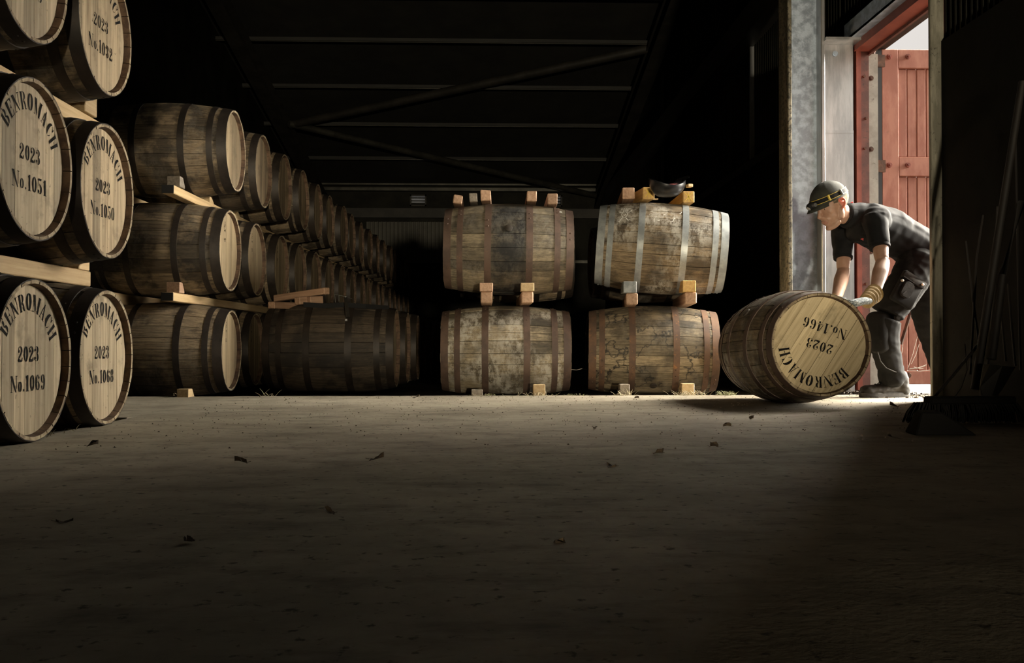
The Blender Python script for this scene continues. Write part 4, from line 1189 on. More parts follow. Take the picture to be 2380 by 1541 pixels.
# ---------------------------------------------------------------- clutter by the right wall
bx0, bx1 = at(2125, 985, 4.0).x, at(2362, 985, 4.0).x
br = thing('push_broom', 'wide dark push broom head lying on the floor below the leaning tools', 'broom', ((bx0 + bx1) / 2, 4.0, 0), (0, 0, radians(3)))
hl = (bx1 - bx0) / 2
obj('broom_board', bevel_box('broom_board', 2 * hl - 0.06, 0.07, 0.035, 0.008), MT['near_black'], br, (0.02, 0, 0.10))
mb = MB()
rr = random.Random(8)
for i in range(620):
    x = rr.uniform(-hl, hl)
    yy = rr.uniform(-0.03, 0.03)
    k = 1 + 0.25 * abs(x) / hl
    e = Vector((x * 1.05 + rr.uniform(-0.012, 0.012) - (0.03 if x < -hl * 0.85 else 0), yy * 1.9 + rr.uniform(-0.01, 0.01), rr.uniform(0.002, 0.014)))
    b0 = Vector((x * 0.97, yy, 0.09))
    mb.tube([b0, (b0 + e) / 2 + Vector((x * 0.02, yy * 0.3, 0)), e], [0.0035, 0.003, 0.0012], 3)
bo = obj('bristles', mb.mesh('bristles'), MT['bristle'], br, kind='stuff')
# timber wedge on the floor
wc = at(2196, 1017, 3.47)
vs = [(-0.105, -0.07, 0), (0.13, -0.07, 0), (0.105, 0.07, 0), (-0.085, 0.07, 0), (-0.07, -0.045, 0.085), (0.01, -0.045, 0.083), (0.03, 0.045, 0.088), (-0.05, 0.045, 0.088)]
me = MB().add(vs, [(3, 2, 1, 0), (4, 5, 6, 7), (0, 1, 5, 4), (1, 2, 6, 5), (2, 3, 7, 6), (3, 0, 4, 7)]).mesh('floor_wedge')
bm = bmesh.new(); bm.from_mesh(me); bmesh.ops.bevel(bm, geom=bm.edges, offset=0.005, segments=1, affect='EDGES'); bm.to_mesh(me); bm.free()
tag(obj('floor_wedge', me, MT['near_black'], None, (wc.x, 3.55, 0)), 'dark sloping wooden wedge on the floor before the push broom', 'wedge')
tag(obj('thin_rod', MB().tube([at(2154, 943, 4.30), at(2215, 872, 4.42), at(2276, 798, 4.6)], 0.0075, 8).mesh('thin_rod', 40), MT['tool_wood']), 'thin dark rod leaning up from the broom across the post foot', 'rod')
tag(obj('leaning_pole', MB().tube([at(2266, 905, 4.50), at(2312, 600, 4.54), at(2376, 190, 4.58)], [0.020, 0.019, 0.017], 12).mesh('leaning_pole', 40), MT['tool_wood']), 'long round wooden pole leaning against the right wall', 'pole')
sh = thing('shovel', 'old dark shovel standing blade down against the right wall', 'shovel', at(2318, 930, 4.40))
sv = sh.location
obj('handle', MB().tube([at(2304, 835, 4.45) - sv, at(2330, 640, 4.50) - sv, at(2374, 470, 4.60) - sv], [0.022, 0.018, 0.018], 12).mesh('handle', 40), MT['tool_wood'], sh)
bl = [at(x, y, Y) - sv for x, y, Y in ((2286, 848, 4.42), (2300, 846, 4.385), (2330, 850, 4.40), (2360, 853, 4.46), (2330, 905, 4.42), (2296, 948, 4.38), (2280, 945, 4.40), (2278, 900, 4.40))]
obj('blade', MB().add(bl + [q + Vector((0, 0.006, 0)) for q in bl], [tuple(range(8)), tuple(range(15, 7, -1))] + [(i, (i + 1) % 8, 8 + (i + 1) % 8, 8 + i) for i in range(8)]).mesh('blade'), MT['steel_dark'], sh)
cl = ['thin cane leaning between the post and the long pole', 'second thin cane just right of the first leaning cane', 'short split cane leaning right of the shovel handle', 'pale tipped cane at the right edge behind the shovel', 'thin cane crossing behind the long pole', 'tall thin cane close to the wall at the right edge']
for lab, q in zip(cl, (((2255, 870), (2270, 600), (2285, 500)), ((2280, 830), (2262, 700), (2245, 560)), ((2338, 840), (2332, 780), (2328, 740)), ((2360, 850), (2350, 740), (2343, 660)), ((2296, 850), (2310, 700), (2318, 480)), ((2372, 860), (2366, 600), (2360, 300)))):
    tag(obj('thin_cane', MB().tube([at(*q[0], 4.66), at(*q[1], 4.675), at(*q[2], 4.69)], [0.006, 0.006, 0.005], 7).mesh('thin_cane', 40), MT['tool_wood']), lab, 'cane', 'canes leaning against the right wall')
wl_ = at(2258, 902, 4.6)
tag(obj('loose_wire', MB().tube([at(2198, 937, 4.5), at(2215, 928, 4.6), at(2235, 900, 4.65), at(2248, 860, 4.7), at(2243, 800, 4.8)], 0.002, 5).mesh('loose_wire'), MT['strap']), 'thin loose wire curling up behind the broom', 'wire')

# ---------------------------------------------------------------- litter on the floor
def leaf_mesh(seed, L_=0.05):
    r = random.Random(seed)
    mb = MB()
    n = 7
    rows = []
    for i in range(n):
        t = i / (n - 1)
        w2 = L_ * 0.30 * sin(pi * t) ** 0.7 * r.uniform(0.8, 1.15) + 0.0008
        cz_ = 0.012 * sin(3 * t + seed) * L_ / 0.05 + 0.008
        rows.append([(L_ * (t - 0.5), -w2, cz_ + r.uniform(0.0, 0.010)), (L_ * (t - 0.5), 0, cz_ * 0.4 + 0.001), (L_ * (t - 0.5), w2, cz_ + r.uniform(0.0, 0.012))])
    mb.grid(rows)
    mb.tube([(L_ * 0.5, 0, 0.004), (L_ * 0.75, 0.004, 0.008)], 0.0009, 4)
    lo_ = min(v[2] for v in mb.v)
    mb.v = [(x, y, z - lo_ + 0.0006) for x, y, z in mb.v]
    me = mb.mesh('dead_leaf', 60)
    return me


LV = [leaf_mesh(i, 0.045 + 0.006 * i) for i in range(5)]
spots = [(1690, 993), (1747, 977), (875, 1070), (1420, 1086), (967, 925), (1660, 1041), (215, 1035), (765, 1192), (1300, 1262), (2080, 1024), (1382, 1000), (560, 1075), (440, 1258), (150, 1208), (1530, 1058), (1480, 927)]
LFT = ['on the lit floor, lower left of the rolling barrel', 'nearest the shadow of the rolling barrel', 'on the dim floor below the low dark row', 'on the dim floor straight below the ring stained barrel',
       'near the slab edge between the low row and the middle stacks', 'below the gap between the right stack and the rolling barrel', 'on the floor below barrel No.1068', 'on the dark floor left of the picture centre',
       'on the dark floor right below the picture centre', 'on the floor left of the dark floor wedge', 'on the lit floor below the gap of the middle stacks', 'on the dim floor right of barrel No.1068',
       'on the dark floor in the lower left, the right one', 'on the dark floor in the lower left corner', 'on the dim floor below the right middle stack', 'at the slab edge below the right middle stack']
for i, (px, py) in enumerate(spots):
    Y = HC * FPX / (py - 800)
    p = at(px, py, Y)
    sc_ = 0.75 if py < 1100 else 0.5
    o = obj('dead_leaf', LV[i % 5], MT['leaf'], None, (p.x, Y, 0.0), (0, 0, i * 1.7))
    o.scale = (sc_,) * 3
    tag(o, 'small dark dead leaf ' + LFT[i], 'leaf', 'dark leaves scattered on the floor')
for i, (px, py, lab) in enumerate(((2078, 949, 'small curled pale leaf on the lit floor behind the broom'), (2118, 968, 'curled brown leaf at the left end of the broom head'))):
    Y = HC * FPX / (py - 800)
    p = at(px, py, Y)
    tag(obj('dead_leaf', LV[i + 2], MT['leaf_pale'], None, (p.x, Y, 0), (0, 0, 0.3 + i)), lab, 'leaf')
Y = 3.95
p = at(2133, 984, Y)
tag(obj('twig_stub', MB().tube([(p.x, Y, 0.03), (p.x + 0.012, Y - 0.05, 0.008)], 0.008, 8).mesh('twig_stub', 40), MT['leaf_pale']), 'short pale twig stub before the broom bristles', 'twig')
rr = random.Random(12)
mb = MB()
mg = MB()
for px, n, sp, m_, hh in ((1250, 34, 40, mb, 0.03), (1450, 40, 30, mb, 0.05), (1600, 90, 42, mb, 0.045), (1690, 120, 22, mg, 0.035), (420, 26, 40, mb, 0.025), (620, 10, 20, mb, 0.06), (1330, 24, 50, mg, 0.015), (1130, 22, 60, mg, 0.015), (245, 20, 40, mb, 0.03), (1120, 16, 30, mb, 0.02)):
    for _ in range(n):
        x = px + rr.gauss(0, sp * 0.45)
        Y = 6.25 + rr.uniform(-0.04, 0.05) if px != 245 else 4.3 + rr.uniform(-0.1, 0.1)
        q = at(x, 919, Y)
        q.z = 0.001
        if px == 245:
            q = Vector((-1.60 + rr.uniform(-0.03, 0.02), rr.uniform(3.4, 4.2), 0.001))
        d = Vector((rr.uniform(-1, 1), rr.uniform(-0.5, 0.3), rr.uniform(0.05, 0.9))) * hh
        m_.tube([q, q + d * 0.5 + Vector((0, 0, 0.004)), q + d], [0.0014, 0.0012, 0.0006], 3)
tag(obj('straw_litter', mb.mesh('straw_litter'), MT['straw'], kind='stuff'), 'dry straw and splinters gathered along the edge of the concrete slab', 'straw')
MT['grass'] = plain('dry_green_grass', (0.20, 0.20, 0.10), 0.85)
tag(obj('grass_litter', mg.mesh('grass_litter'), MT['grass'], kind='stuff'), 'dry greenish grass wisps along the slab edge beside the rolling barrel', 'grass')
mb = MB()
for _ in range(1500):
    Y = 3.0 + 3.2 * rr.random() ** 0.7
    x = rr.uniform(-1.5, 2.6)
    s_ = rr.uniform(0.0015, 0.0045)
    q = Vector((x, Y, 0))
    mb.add([q + Vector((rr.uniform(-1, 1) * s_ * 1.4, rr.uniform(-1, 1) * s_, 0)) for _ in range(3)] + [q + Vector((0, 0, s_ * 1.1))], [(0, 1, 3), (1, 2, 3), (2, 0, 3)])
for _ in range(500):
    Y = rr.uniform(5.9, 7.0)
    x = rr.uniform(2.45, 3.05)
    s_ = rr.uniform(0.003, 0.010)
    q = Vector((x, Y, -0.0))
    mb.add([q + Vector((rr.uniform(-1, 1) * s_ * 1.4, rr.uniform(-1, 1) * s_, 0)) for _ in range(3)] + [q + Vector((0, 0, s_ * 1.1))], [(0, 1, 3), (1, 2, 3), (2, 0, 3)])
tag(obj('grit', mb.mesh('grit'), MT['leaf'], kind='stuff'), 'fine dark grit and crumbs strewn over the concrete floor', 'grit')

tag(obj('thread', MB().tube([at(1321, 858, 6.85), at(1340, 860, 6.85), at(1352, 857, 6.85), at(1364, 859, 6.85)], 0.0018, 5).mesh('thread'), MT['cobweb']), 'pale dusty thread strung between the two bottom middle barrels', 'thread')

# ---------------------------------------------------------------- the man rolling the barrel in
PX0 = at(2062, 922, 6.0)
man = thing('person', 'man in black work clothes and cap, bending forward and pushing the rolling barrel', 'person', (PX0.x, 6.0, 0))
MO = Vector(man.location)


class Blob:
    """overlapping lofts and ellipsoids, fused into one continuous skin"""
    def __init__(s):
        s.mb = MB()

    def loft(s, pts, rad, ell=None, ref=None, n=16, sub=4):
        P = [Vector(p) for p in pts]
        ell = ell or rad
        Q, R, E = [], [], []
        for i in range(len(P) - 1):
            p0, p1, p2, p3 = P[max(i - 1, 0)], P[i], P[i + 1], P[min(i + 2, len(P) - 1)]
            for k in range(sub):
                t = k / sub
                Q.append(0.5 * ((2 * p1) + (p2 - p0) * t + (2 * p0 - 5 * p1 + 4 * p2 - p3) * t * t + (3 * p1 - p0 - 3 * p2 + p3) * t ** 3))
                R.append(rad[i] + (rad[i + 1] - rad[i]) * t)
                E.append(ell[i] + (ell[i + 1] - ell[i]) * t)
        Q.append(P[-1]); R.append(rad[-1]); E.append(ell[-1])
        # round ends
        d0, d1 = (Q[0] - Q[1]).normalized(), (Q[-1] - Q[-2]).normalized()
        k0, k1 = min(R[0], E[0]), min(R[-1], E[-1])
        Q = [Q[0] + d0 * k0 * 0.45, Q[0] + d0 * k0 * 0.3] + Q + [Q[-1] + d1 * k1 * 0.3, Q[-1] + d1 * k1 * 0.45]
        R = [R[0] * 0.35, R[0] * 0.75] + R + [R[-1] * 0.75, R[-1] * 0.35]
        E = [E[0] * 0.35, E[0] * 0.75] + E + [E[-1] * 0.75, E[-1] * 0.35]
        s.mb.tube(Q, R, n, 0, ref, E)
        return s

    def ball(s, c, r, M=None, n=14):
        c = Vector(c)
        rows = []
        for i in range(1, n):
            ph = pi * i / n
            row = []
            for j in range(n + 4):
                a = 2 * pi * j / (n + 4)
                v = Vector((r[0] * sin(ph) * cos(a), r[1] * sin(ph) * sin(a), r[2] * cos(ph)))
                if M is None:
                    row.append(c + v)
                else:
                    row.append(M @ (c + v))
            rows.append(row)
        s.mb.grid(rows, True, 0, True)
        return s

    def build(s, name, m, parent, voxel=0.008, smooth=4, fold=None, off=MO, seal=None):
        me = s.mb.mesh(name)
        o = bpy.data.objects.new('tmp', me)
        COL.objects.link(o)
        md = o.modifiers.new('r', 'REMESH')
        md.mode = 'VOXEL'
        md.voxel_size = voxel
        if smooth:
            sm = o.modifiers.new('s', 'SMOOTH')
            sm.factor = 0.5
            sm.iterations = smooth
        dg = bpy.context.evaluated_depsgraph_get()
        me2 = bpy.data.meshes.new_from_object(o.evaluated_get(dg))
        me2.name = name
        bpy.data.objects.remove(o)
        if fold:
            nv = [(v.index, v.co.copy(), v.normal.copy()) for v in me2.vertices]
            for i, c, n_ in nv:
                me2.vertices[i].co = c + n_ * fold(c, n_)
        for v in me2.vertices:
            v.co = v.co - off
        me2.polygons.foreach_set('use_smooth', [True] * len(me2.polygons))
        me2.materials.clear()
        return obj(name, me2, m, parent)


def noise3(c, sx, sy, sz, sh=0.0):
    return noise.noise(Vector((c.x * sx + sh, c.y * sy, c.z * sz)))


# joints
nS, nE, nW = at(2033, 508, 5.70), at(2051, 612, 5.58), at(2030, 694, 5.40)
fS, fE, fW = at(1958, 536, 6.04), at(1960, 632, 5.95), at(1942, 703, 5.66)
nH, nK, nA = at(2138, 600, 5.90), at(2054, 742, 5.89), at(2076, 880, 5.99)
fH, fK, fA = at(2158, 606, 6.12), at(2157, 750, 6.19), at(2196, 870, 6.32)
spine = [at(2160, 602, 6.01), at(2108, 562, 5.97), at(2050, 532, 5.92), at(2003, 516, 5.87), at(1975, 503, 5.85)]
lat = (nS - fS).normalized()
Ho = at(1936, 478, 5.80)
P_, F_ = radians(25), radians(15)
hf = Vector((-cos(P_) * cos(F_), -cos(P_) * sin(F_), -sin(P_)))
hl_ = Vector((0, 0, 1)).cross(hf).normalized()
hu = hf.cross(hl_)
HS = 1.07
HM = Matrix.Translation(Ho) @ Matrix((hf, hl_, hu)).transposed().to_4x4() @ Matrix.Scale(HS, 4)
hp_ = lambda x, y, z: HM @ Vector((x, y, z))

bd = Blob()
# trunk and legs (under the clothes), neck, arms
bd.loft(spine, [0.14, 0.13, 0.135, 0.125, 0.06], [0.095, 0.09, 0.095, 0.075, 0.055], ref=(0, 0, 1))
bd.loft([nH, nK, nA.lerp(nK, 0.15)], [0.085, 0.058, 0.038])
bd.loft([fH, fK, fA], [0.085, 0.058, 0.042])
bd.loft([spine[3].lerp(spine[4], 0.4), spine[4], hp_(-0.022, 0, -0.045)], [0.065, 0.058, 0.056])
bd.loft([spine[4], hp_(-0.012, 0, -0.06), hp_(0.012, 0, -0.055)], [0.058, 0.052, 0.045])
for S_, E_, W2 in ((nS, nE, nW), (fS, fE, fW)):
    m1 = S_.lerp(E_, 0.5)
    f1 = E_.lerp(W2, 0.28)
    bd.loft([S_, m1 + Vector((0.006, 0, 0)), S_.lerp(E_, 0.85)], [0.052, 0.049, 0.041])
    bd.loft([S_.lerp(E_, 0.85), E_, f1, E_.lerp(W2, 0.65), W2], [0.041, 0.042, 0.046, 0.036, 0.027], [0.041, 0.040, 0.043, 0.033, 0.030])
    bd.ball(E_ + Vector((0.012, 0, 0.0)), (0.030, 0.030, 0.034))
# head
B = lambda c, r: bd.ball(c, r, HM)
B((-0.010, 0, 0.045), (0.098, 0.076, 0.088))
B((0.030, 0, 0.010), (0.066, 0.068, 0.075))
B((0.040, 0, -0.040), (0.050, 0.058, 0.064))
for sg in (1, -1):
    bd.loft([hp_(0.000, sg * 0.050, -0.020), hp_(0.010, sg * 0.047, -0.066), hp_(0.050, sg * 0.030, -0.099), hp_(0.074, 0, -0.106)], [0.021 * HS, 0.021 * HS, 0.020 * HS, 0.019 * HS])
    B((0.050, sg * 0.043, -0.014), (0.030, 0.018, 0.020))
    B((0.075, sg * 0.031, 0.0185), (0.0125, 0.0165, 0.0075))
    B((0.075, sg * 0.031, 0.0015), (0.0120, 0.0160, 0.0060))
    bd.loft([hp_(0.100, sg * 0.010, -0.036), hp_(0.088, sg * 0.026, -0.046), hp_(0.078, sg * 0.033, -0.062)], [0.006 * HS, 0.007 * HS, 0.006 * HS], n=8)
    B((0.084, sg * 0.028, 0.030), (0.014, 0.026, 0.010))
    B((0.101, sg * 0.011, -0.034), (0.012, 0.009, 0.008))
B((0.074, 0, -0.106), (0.026, 0.024, 0.017))
B((0.068, 0, -0.065), (0.032, 0.036, 0.034))
B((0.088, 0, 0.030), (0.012, 0.020, 0.012))
bd.loft([hp_(0.090, 0, 0.020), hp_(0.103, 0, -0.008), hp_(0.116, 0, -0.028)], [0.009 * HS, 0.011 * HS, 0.013 * HS])
B((0.109, 0, -0.034), (0.012, 0.010, 0.008))
B((0.097, 0, -0.060), (0.011, 0.024, 0.0065))
B((0.094, 0, -0.072), (0.011, 0.021, 0.0075))
B((0.092, 0, -0.048), (0.012, 0.018, 0.010))
# ears
for sg in (1, -1):
    bd.loft([hp_(0.006, sg * 0.073, -0.026), hp_(-0.008, sg * 0.083, -0.020), hp_(-0.022, sg * 0.090, 0.004), hp_(-0.018, sg * 0.089, 0.026), hp_(0.000, sg * 0.080, 0.030), hp_(0.008, sg * 0.074, 0.016)],
            [0.007 * HS, 0.006 * HS, 0.006 * HS, 0.006 * HS, 0.006 * HS, 0.005 * HS], n=8)
    B((-0.008, sg * 0.074, 0.004), (0.016, 0.006, 0.022))
body = bd.build('body', MT['skin'], man, 0.0046, 5)
me = body.data
me.materials.append(MT['ear'])
me.materials.append(MT['lip'])
HI = HM.inverted()
for p in me.polygons:
    q = HI @ (Vector(p.center) + MO)
    if abs(q.y) > 0.0765 and -0.034 < q.x < 0.016 and -0.034 < q.z < 0.042:
        p.material_index = 1
    elif q.x > 0.090 and -0.078 < q.z < -0.056 and abs(q.y) < 0.024:
        p.material_index = 2
# eyes
for sg in (1, -1):
    eb = Blob()
    eb.ball((0.0745, sg * 0.031, 0.0095), (0.0115, 0.0130, 0.0105), HM)
    me_ = eb.mb.mesh('eye', 60)
    eo = obj('eye', me_, MT['white'], man, -MO)
    mb = MB()
    mb.tube([hp_(0.0835, sg * 0.032, 0.0085), hp_(0.0865, sg * 0.032, 0.0085)], 0.0052, 12)
    obj('iris', mb.mesh('iris'), MT['strap'], eo)
# eyebrow strips and stubbly hair at the sides and back of the head
for sg in (1, -1):
    hb = MB()
    hb.tube([hp_(0.094, sg * 0.014, 0.036), hp_(0.094, sg * 0.032, 0.040), hp_(0.078, sg * 0.050, 0.034)], [0.003, 0.0035, 0.002], 6)
    obj('eyebrow', hb.mesh('eyebrow', 60), MT['hair'], man, -MO)
hb = MB()
n1, n2 = 18, 30
rows = []
for i in range(n1):
    tz = -0.050 + 0.105 * i / (n1 - 1)
    row = []
    fwd = 62 if tz > 0.012 else (88 if tz > -0.012 else 118)
    for j in range(n2):
        a = radians(fwd + (360 - 2 * fwd) * j / (n2 - 1))
        k = sqrt(max(0.05, 1 - ((tz - 0.045) / 0.094) ** 2))
        row.append(hp_(-0.010 + 0.1025 * k * cos(a), 0.080 * k * sin(a), tz))
    rows.append(row)
hb.grid(rows)
obj('hair', hb.mesh('hair', 60), MT['hair'], man, -MO)

# shirt: trunk, two sleeves, collar
sb = Blob()
sb.loft([at(2150, 590, 5.99), spine[1], spine[2], spine[3], at(1990, 509, 5.865)], [0.180, 0.172, 0.188, 0.190, 0.115], [0.142, 0.130, 0.142, 0.122, 0.088], ref=(0, 0, 1))
sb.ball(at(2038, 512, 5.72), (0.088, 0.085, 0.088))
sb.ball(at(1962, 538, 6.02), (0.080, 0.080, 0.080))
ncf, fcf = nS.lerp(nE, 0.60), fS.lerp(fE, 0.62)
sb.loft([nS, nS.lerp(nE, 0.3), ncf], [0.080, 0.068, 0.060])
sb.loft([fS, fS.lerp(fE, 0.3), fcf], [0.074, 0.066, 0.058])
sb.loft([spine[3] + Vector((0, 0, 0.03)), spine[4].lerp(hp_(-0.022, 0, -0.045), 0.35)], [0.095, 0.072], n=16)


def shirt_fold(c, n_):
    d = spine[0] - spine[3]
    t = (c - spine[3]).dot(d) / d.length
    u = (c - spine[3] - d.normalized() * t)
    v = noise.noise(Vector((t * 5.0 + u.z * 6, u.y * 7, u.z * 13 - t * 5)))
    w2 = noise.noise(Vector((t * 22, u.y * 6 + 3, u.z * 9)))
    return 0.012 * (abs(v) - 0.2) + 0.005 * w2


shirt = sb.build('shirt', MT['shirt'], man, 0.008, 2, shirt_fold)
for C_, D_, r_ in ((ncf, (nE - nS).normalized(), 0.060), (fcf, (fE - fS).normalized(), 0.058)):
    mb = MB()
    mb.tube([C_ + D_ * 0.006, C_ + D_ * 0.020, C_ + D_ * 0.021], [r_ + 0.003, r_ + 0.001, r_ - 0.012], 24)
    obj('sleeve_cuff', mb.mesh('sleeve_cuff', 50), MT['shirt'], shirt, -MO)
cb = MB()
cA = hp_(-0.030, 0, -0.060)
ax_ = (cA - spine[3]).normalized()
cb.tube([spine[4].lerp(cA, 0.15), spine[4].lerp(cA, 0.55), spine[4].lerp(cA, 0.56)], [0.080, 0.072, 0.062], 28)
obj('collar', cb.mesh('collar', 50), MT['shirt'], shirt, -MO)
for px, py, Y, s_ in ((2005, 556, 5.735, 0.011), (1981, 471, 5.82, 0.010)):
    p = at(px, py, Y)
    obj('red_stitching', MB().tube([p + Vector((-s_, 0, 0)), p + Vector((s_ * 0.4, 0, 0.004))], 0.0035, 6).tube([p, p + Vector((0.003, 0, -0.008))], 0.003, 6).mesh('red_stitching'), MT['red_cloth'], shirt, -MO)

# trousers
tb = Blob()
tb.loft([at(2128, 575, 5.985), spine[0], at(2168, 640, 6.01)], [0.170, 0.182, 0.170], [0.120, 0.135, 0.125], ref=(1, 0, 0))
tb.loft([nH, at(2106, 662, 5.885), at(2062, 728, 5.885), at(2053, 770, 5.90), at(2058, 812, 5.925), at(2068, 850, 5.965), at(2075, 884, 5.99)], [0.128, 0.118, 0.106, 0.100, 0.090, 0.080, 0.086])
tb.loft([fH, at(2152, 690, 6.14), at(2157, 748, 6.19), at(2174, 806, 6.25), at(2194, 862, 6.32)], [0.125, 0.105, 0.090, 0.078, 0.075])


def trouser_fold(c, n_):
    u = c.z + 0.35 * c.x
    v = noise.noise(Vector((c.x * 7, c.y * 6, u * 15 + 1.5 * noise3(c, 6, 6, 6))))
    w2 = noise.noise(Vector((c.x * 16, c.y * 10 + 4, u * 34)))
    return 0.009 * (0.25 - abs(v)) + 0.0035 * w2


tr = tb.build('trousers', MT['trouser'], man, 0.008, 2, trouser_fold)
kp = Blob()
kp.loft([at(2042, 736, 5.87), at(2041, 775, 5.88), at(2045, 808, 5.90)], [0.074, 0.076, 0.066], [0.080, 0.084, 0.076], ref=(0, 1, 0))
kp.build('knee_pad_pocket', MT['trouser'], tr, 0.008, 3, lambda c, n_: 0.003 * noise3(c, 10, 8, 26))
# pockets on the near thigh
th = (nK - nH).normalized()


def patch(name, c, L_, wd, tk, m, ang, r=0.02, parent=None, tilt=0.0):
    """rounded pad lying on the near side of the leg; ang = turn in the picture plane"""
    k = []
    for cx_, cy_, a0 in ((L_ / 2 - r, wd / 2 - r, 0), (-L_ / 2 + r, wd / 2 - r, 90), (-L_ / 2 + r, -wd / 2 + r, 180), (L_ / 2 - r, -wd / 2 + r, 270)):
        k += [(cx_ + r * cos(radians(a0 + 15 * i)), cy_ + r * sin(radians(a0 + 15 * i))) for i in range(7)]
    n_ = len(k)
    M = Matrix.Translation(c - MO) @ Matrix.Rotation(tilt, 4, 'Z') @ Matrix.Rotation(-ang, 4, 'Y')
    vs = [M @ Vector((x * 0.94, -tk, y * 0.94)) for x, y in k] + [M @ Vector((x, -tk * 0.6, y)) for x, y in k] + [M @ Vector((x, tk, y)) for x, y in k]
    fs = [tuple(range(n_))] + [(i + q * n_, (i + 1) % n_ + q * n_, n_ + (i + 1) % n_ + q * n_, n_ + i + q * n_) for q in (0, 1) for i in range(n_)]
    return obj(name, MB().add(vs, fs).mesh(name, 50), m, parent or tr)


A1 = radians(60)
patch('cargo_pocket', at(2108, 677, 5.775), 0.19, 0.155, 0.016, MT['trouser'], A1, 0.015, tilt=0.12)
patch('pocket_flap', at(2124, 650, 5.765), 0.048, 0.165, 0.014, MT['trouser_pad'], A1, 0.012, tilt=0.12)
patch('phone_pocket', at(2108, 674, 5.750), 0.10, 0.072, 0.012, MT['trouser_pad'], A1, 0.026, tilt=0.12)
obj('pocket_label', MB().box(-0.014, 0.014, -0.002, 0.002, -0.004, 0.004).mesh('pocket_label'), MT['thread'], tr, at(2103, 680, 5.734) - MO, (0, radians(-40), 0))
for px, py in ((2098, 652), (2145, 661)):
    p = at(px, py, 5.745) - MO
    obj('rivet', MB().tube([p + Vector((0, 0.02, 0)), p, p + Vector((0, -0.003, 0))], [0.0085, 0.0085, 0.005], 12).mesh('rivet', 40), MT['rivet'], tr)
obj('piping', MB().tube([at(2040, 818, 5.838), at(2047, 840, 5.862), at(2060, 855, 5.880), at(2080, 864, 5.890), at(2100, 868, 5.93)], 0.003, 6).mesh('piping', 60), MT['thread'], tr, -MO)
pb_ = at(2086, 738, 5.795)
obj('knee_button', MB().tube([pb_ + Vector((0, 0.03, 0)), pb_], 0.02, 14).tube([pb_, pb_ + Vector((0, -0.006, 0))], [0.012, 0.010], 12).mesh('knee_button', 40), MT['trouser_pad'], tr, -MO)

# boots
def boot(heel, toe, top, lift=0.0):
    """heel and toe on the ground, top of the ankle; returns the boot mesh"""
    d = (toe - heel)
    L_ = d.length
    d.normalize()
    s_ = Vector((-d.y, d.x, 0))
    up = Vector((0, 0, 1))
    Mb = Matrix((d, s_, up)).transposed().to_4x4()
    Mb.translation = heel
    b_ = Blob()
    b_.ball((0.045, 0, 0.055), (0.050, 0.042, 0.058), Mb)
    b_.loft([Mb @ Vector(v) for v in ((0.05, 0, 0.075), (0.12, 0, 0.070), (0.19, 0, 0.052), (L_ - 0.055, 0, 0.046))], [0.043, 0.044, 0.049, 0.047], [0.055, 0.052, 0.038, 0.034], ref=(0, 0, 1))
    b_.ball((L_ - 0.055, 0, 0.045), (0.052, 0.048, 0.036), Mb)
    b_.loft([Mb @ Vector((0.055, 0, 0.06)), Mb @ Vector((0.062, 0, 0.13)), top], [0.050, 0.050, 0.056])
    o = b_.build('boot', MT['boot'], man, 0.006, 3, lambda c, n_: 0.003 * noise3(c, 40, 20, 60))
    ol = []
    for i in range(28):
        a = 2 * pi * i / 28
        x = L_ / 2 + (L_ / 2 + 0.004) * cos(a)
        wd = 0.048 if x > L_ * 0.62 else (0.040 if x > L_ * 0.3 else 0.041)
        ol.append((x, wd * (abs(sin(a)) ** 0.7) * (1 if sin(a) > 0 else -1)))
    rows = [[Mb @ Vector((x * (1 - ins) + L_ / 2 * ins, y * (1 - ins), z)) - MO for x, y in ol] for z, ins in ((0.001, 0.03), (0.006, 0.0), (0.024, 0.0), (0.032, 0.04))]
    so_ = obj('sole', MB().grid(rows, True, 0, True).mesh('sole', 40), MT['sole'], o)
    wl2 = [[Mb @ Vector((x * 1.004, y * 1.03, z)) - MO for x, y in ol] for z in (0.025, 0.030)]
    obj('welt', MB().grid(wl2, True, 0, True).mesh('welt'), MT['sole'], o)
    return o


h0, t0 = at(2112, 915, 6.02), at(1999, 915, 5.96)
h0.z = t0.z = 0.0
boot(h0, t0, at(2077, 872, 5.99))
h1, t1 = at(2222, 900, 6.40), at(2180, 915, 6.30)
h1.z, t1.z = 0.0, 0.0
h1 = t1 + (h1 - t1).normalized() * 0.29
boot(h1, t1, fA + Vector((0.03, 0, -0.02)))
# laces over the near instep
for k in range(4):
    p = h0.lerp(t0, 0.42 + 0.09 * k)
    z = 0.122 - 0.012 * k
    obj('lace', MB().tube([p + Vector((0, -0.030, z - 0.012)) - MO, p + Vector((0, 0, z)) - MO, p + Vector((0, 0.03, z - 0.012)) - MO], 0.0032, 6).mesh('lace', 60), MT['strap'], man)

# gloves: palm, four fingers and a thumb closed over the barrel
def surf(x, th, r):
    q = rad(x) + r
    return RBM @ Vector((x, q * cos(radians(th)), q * sin(radians(th))))


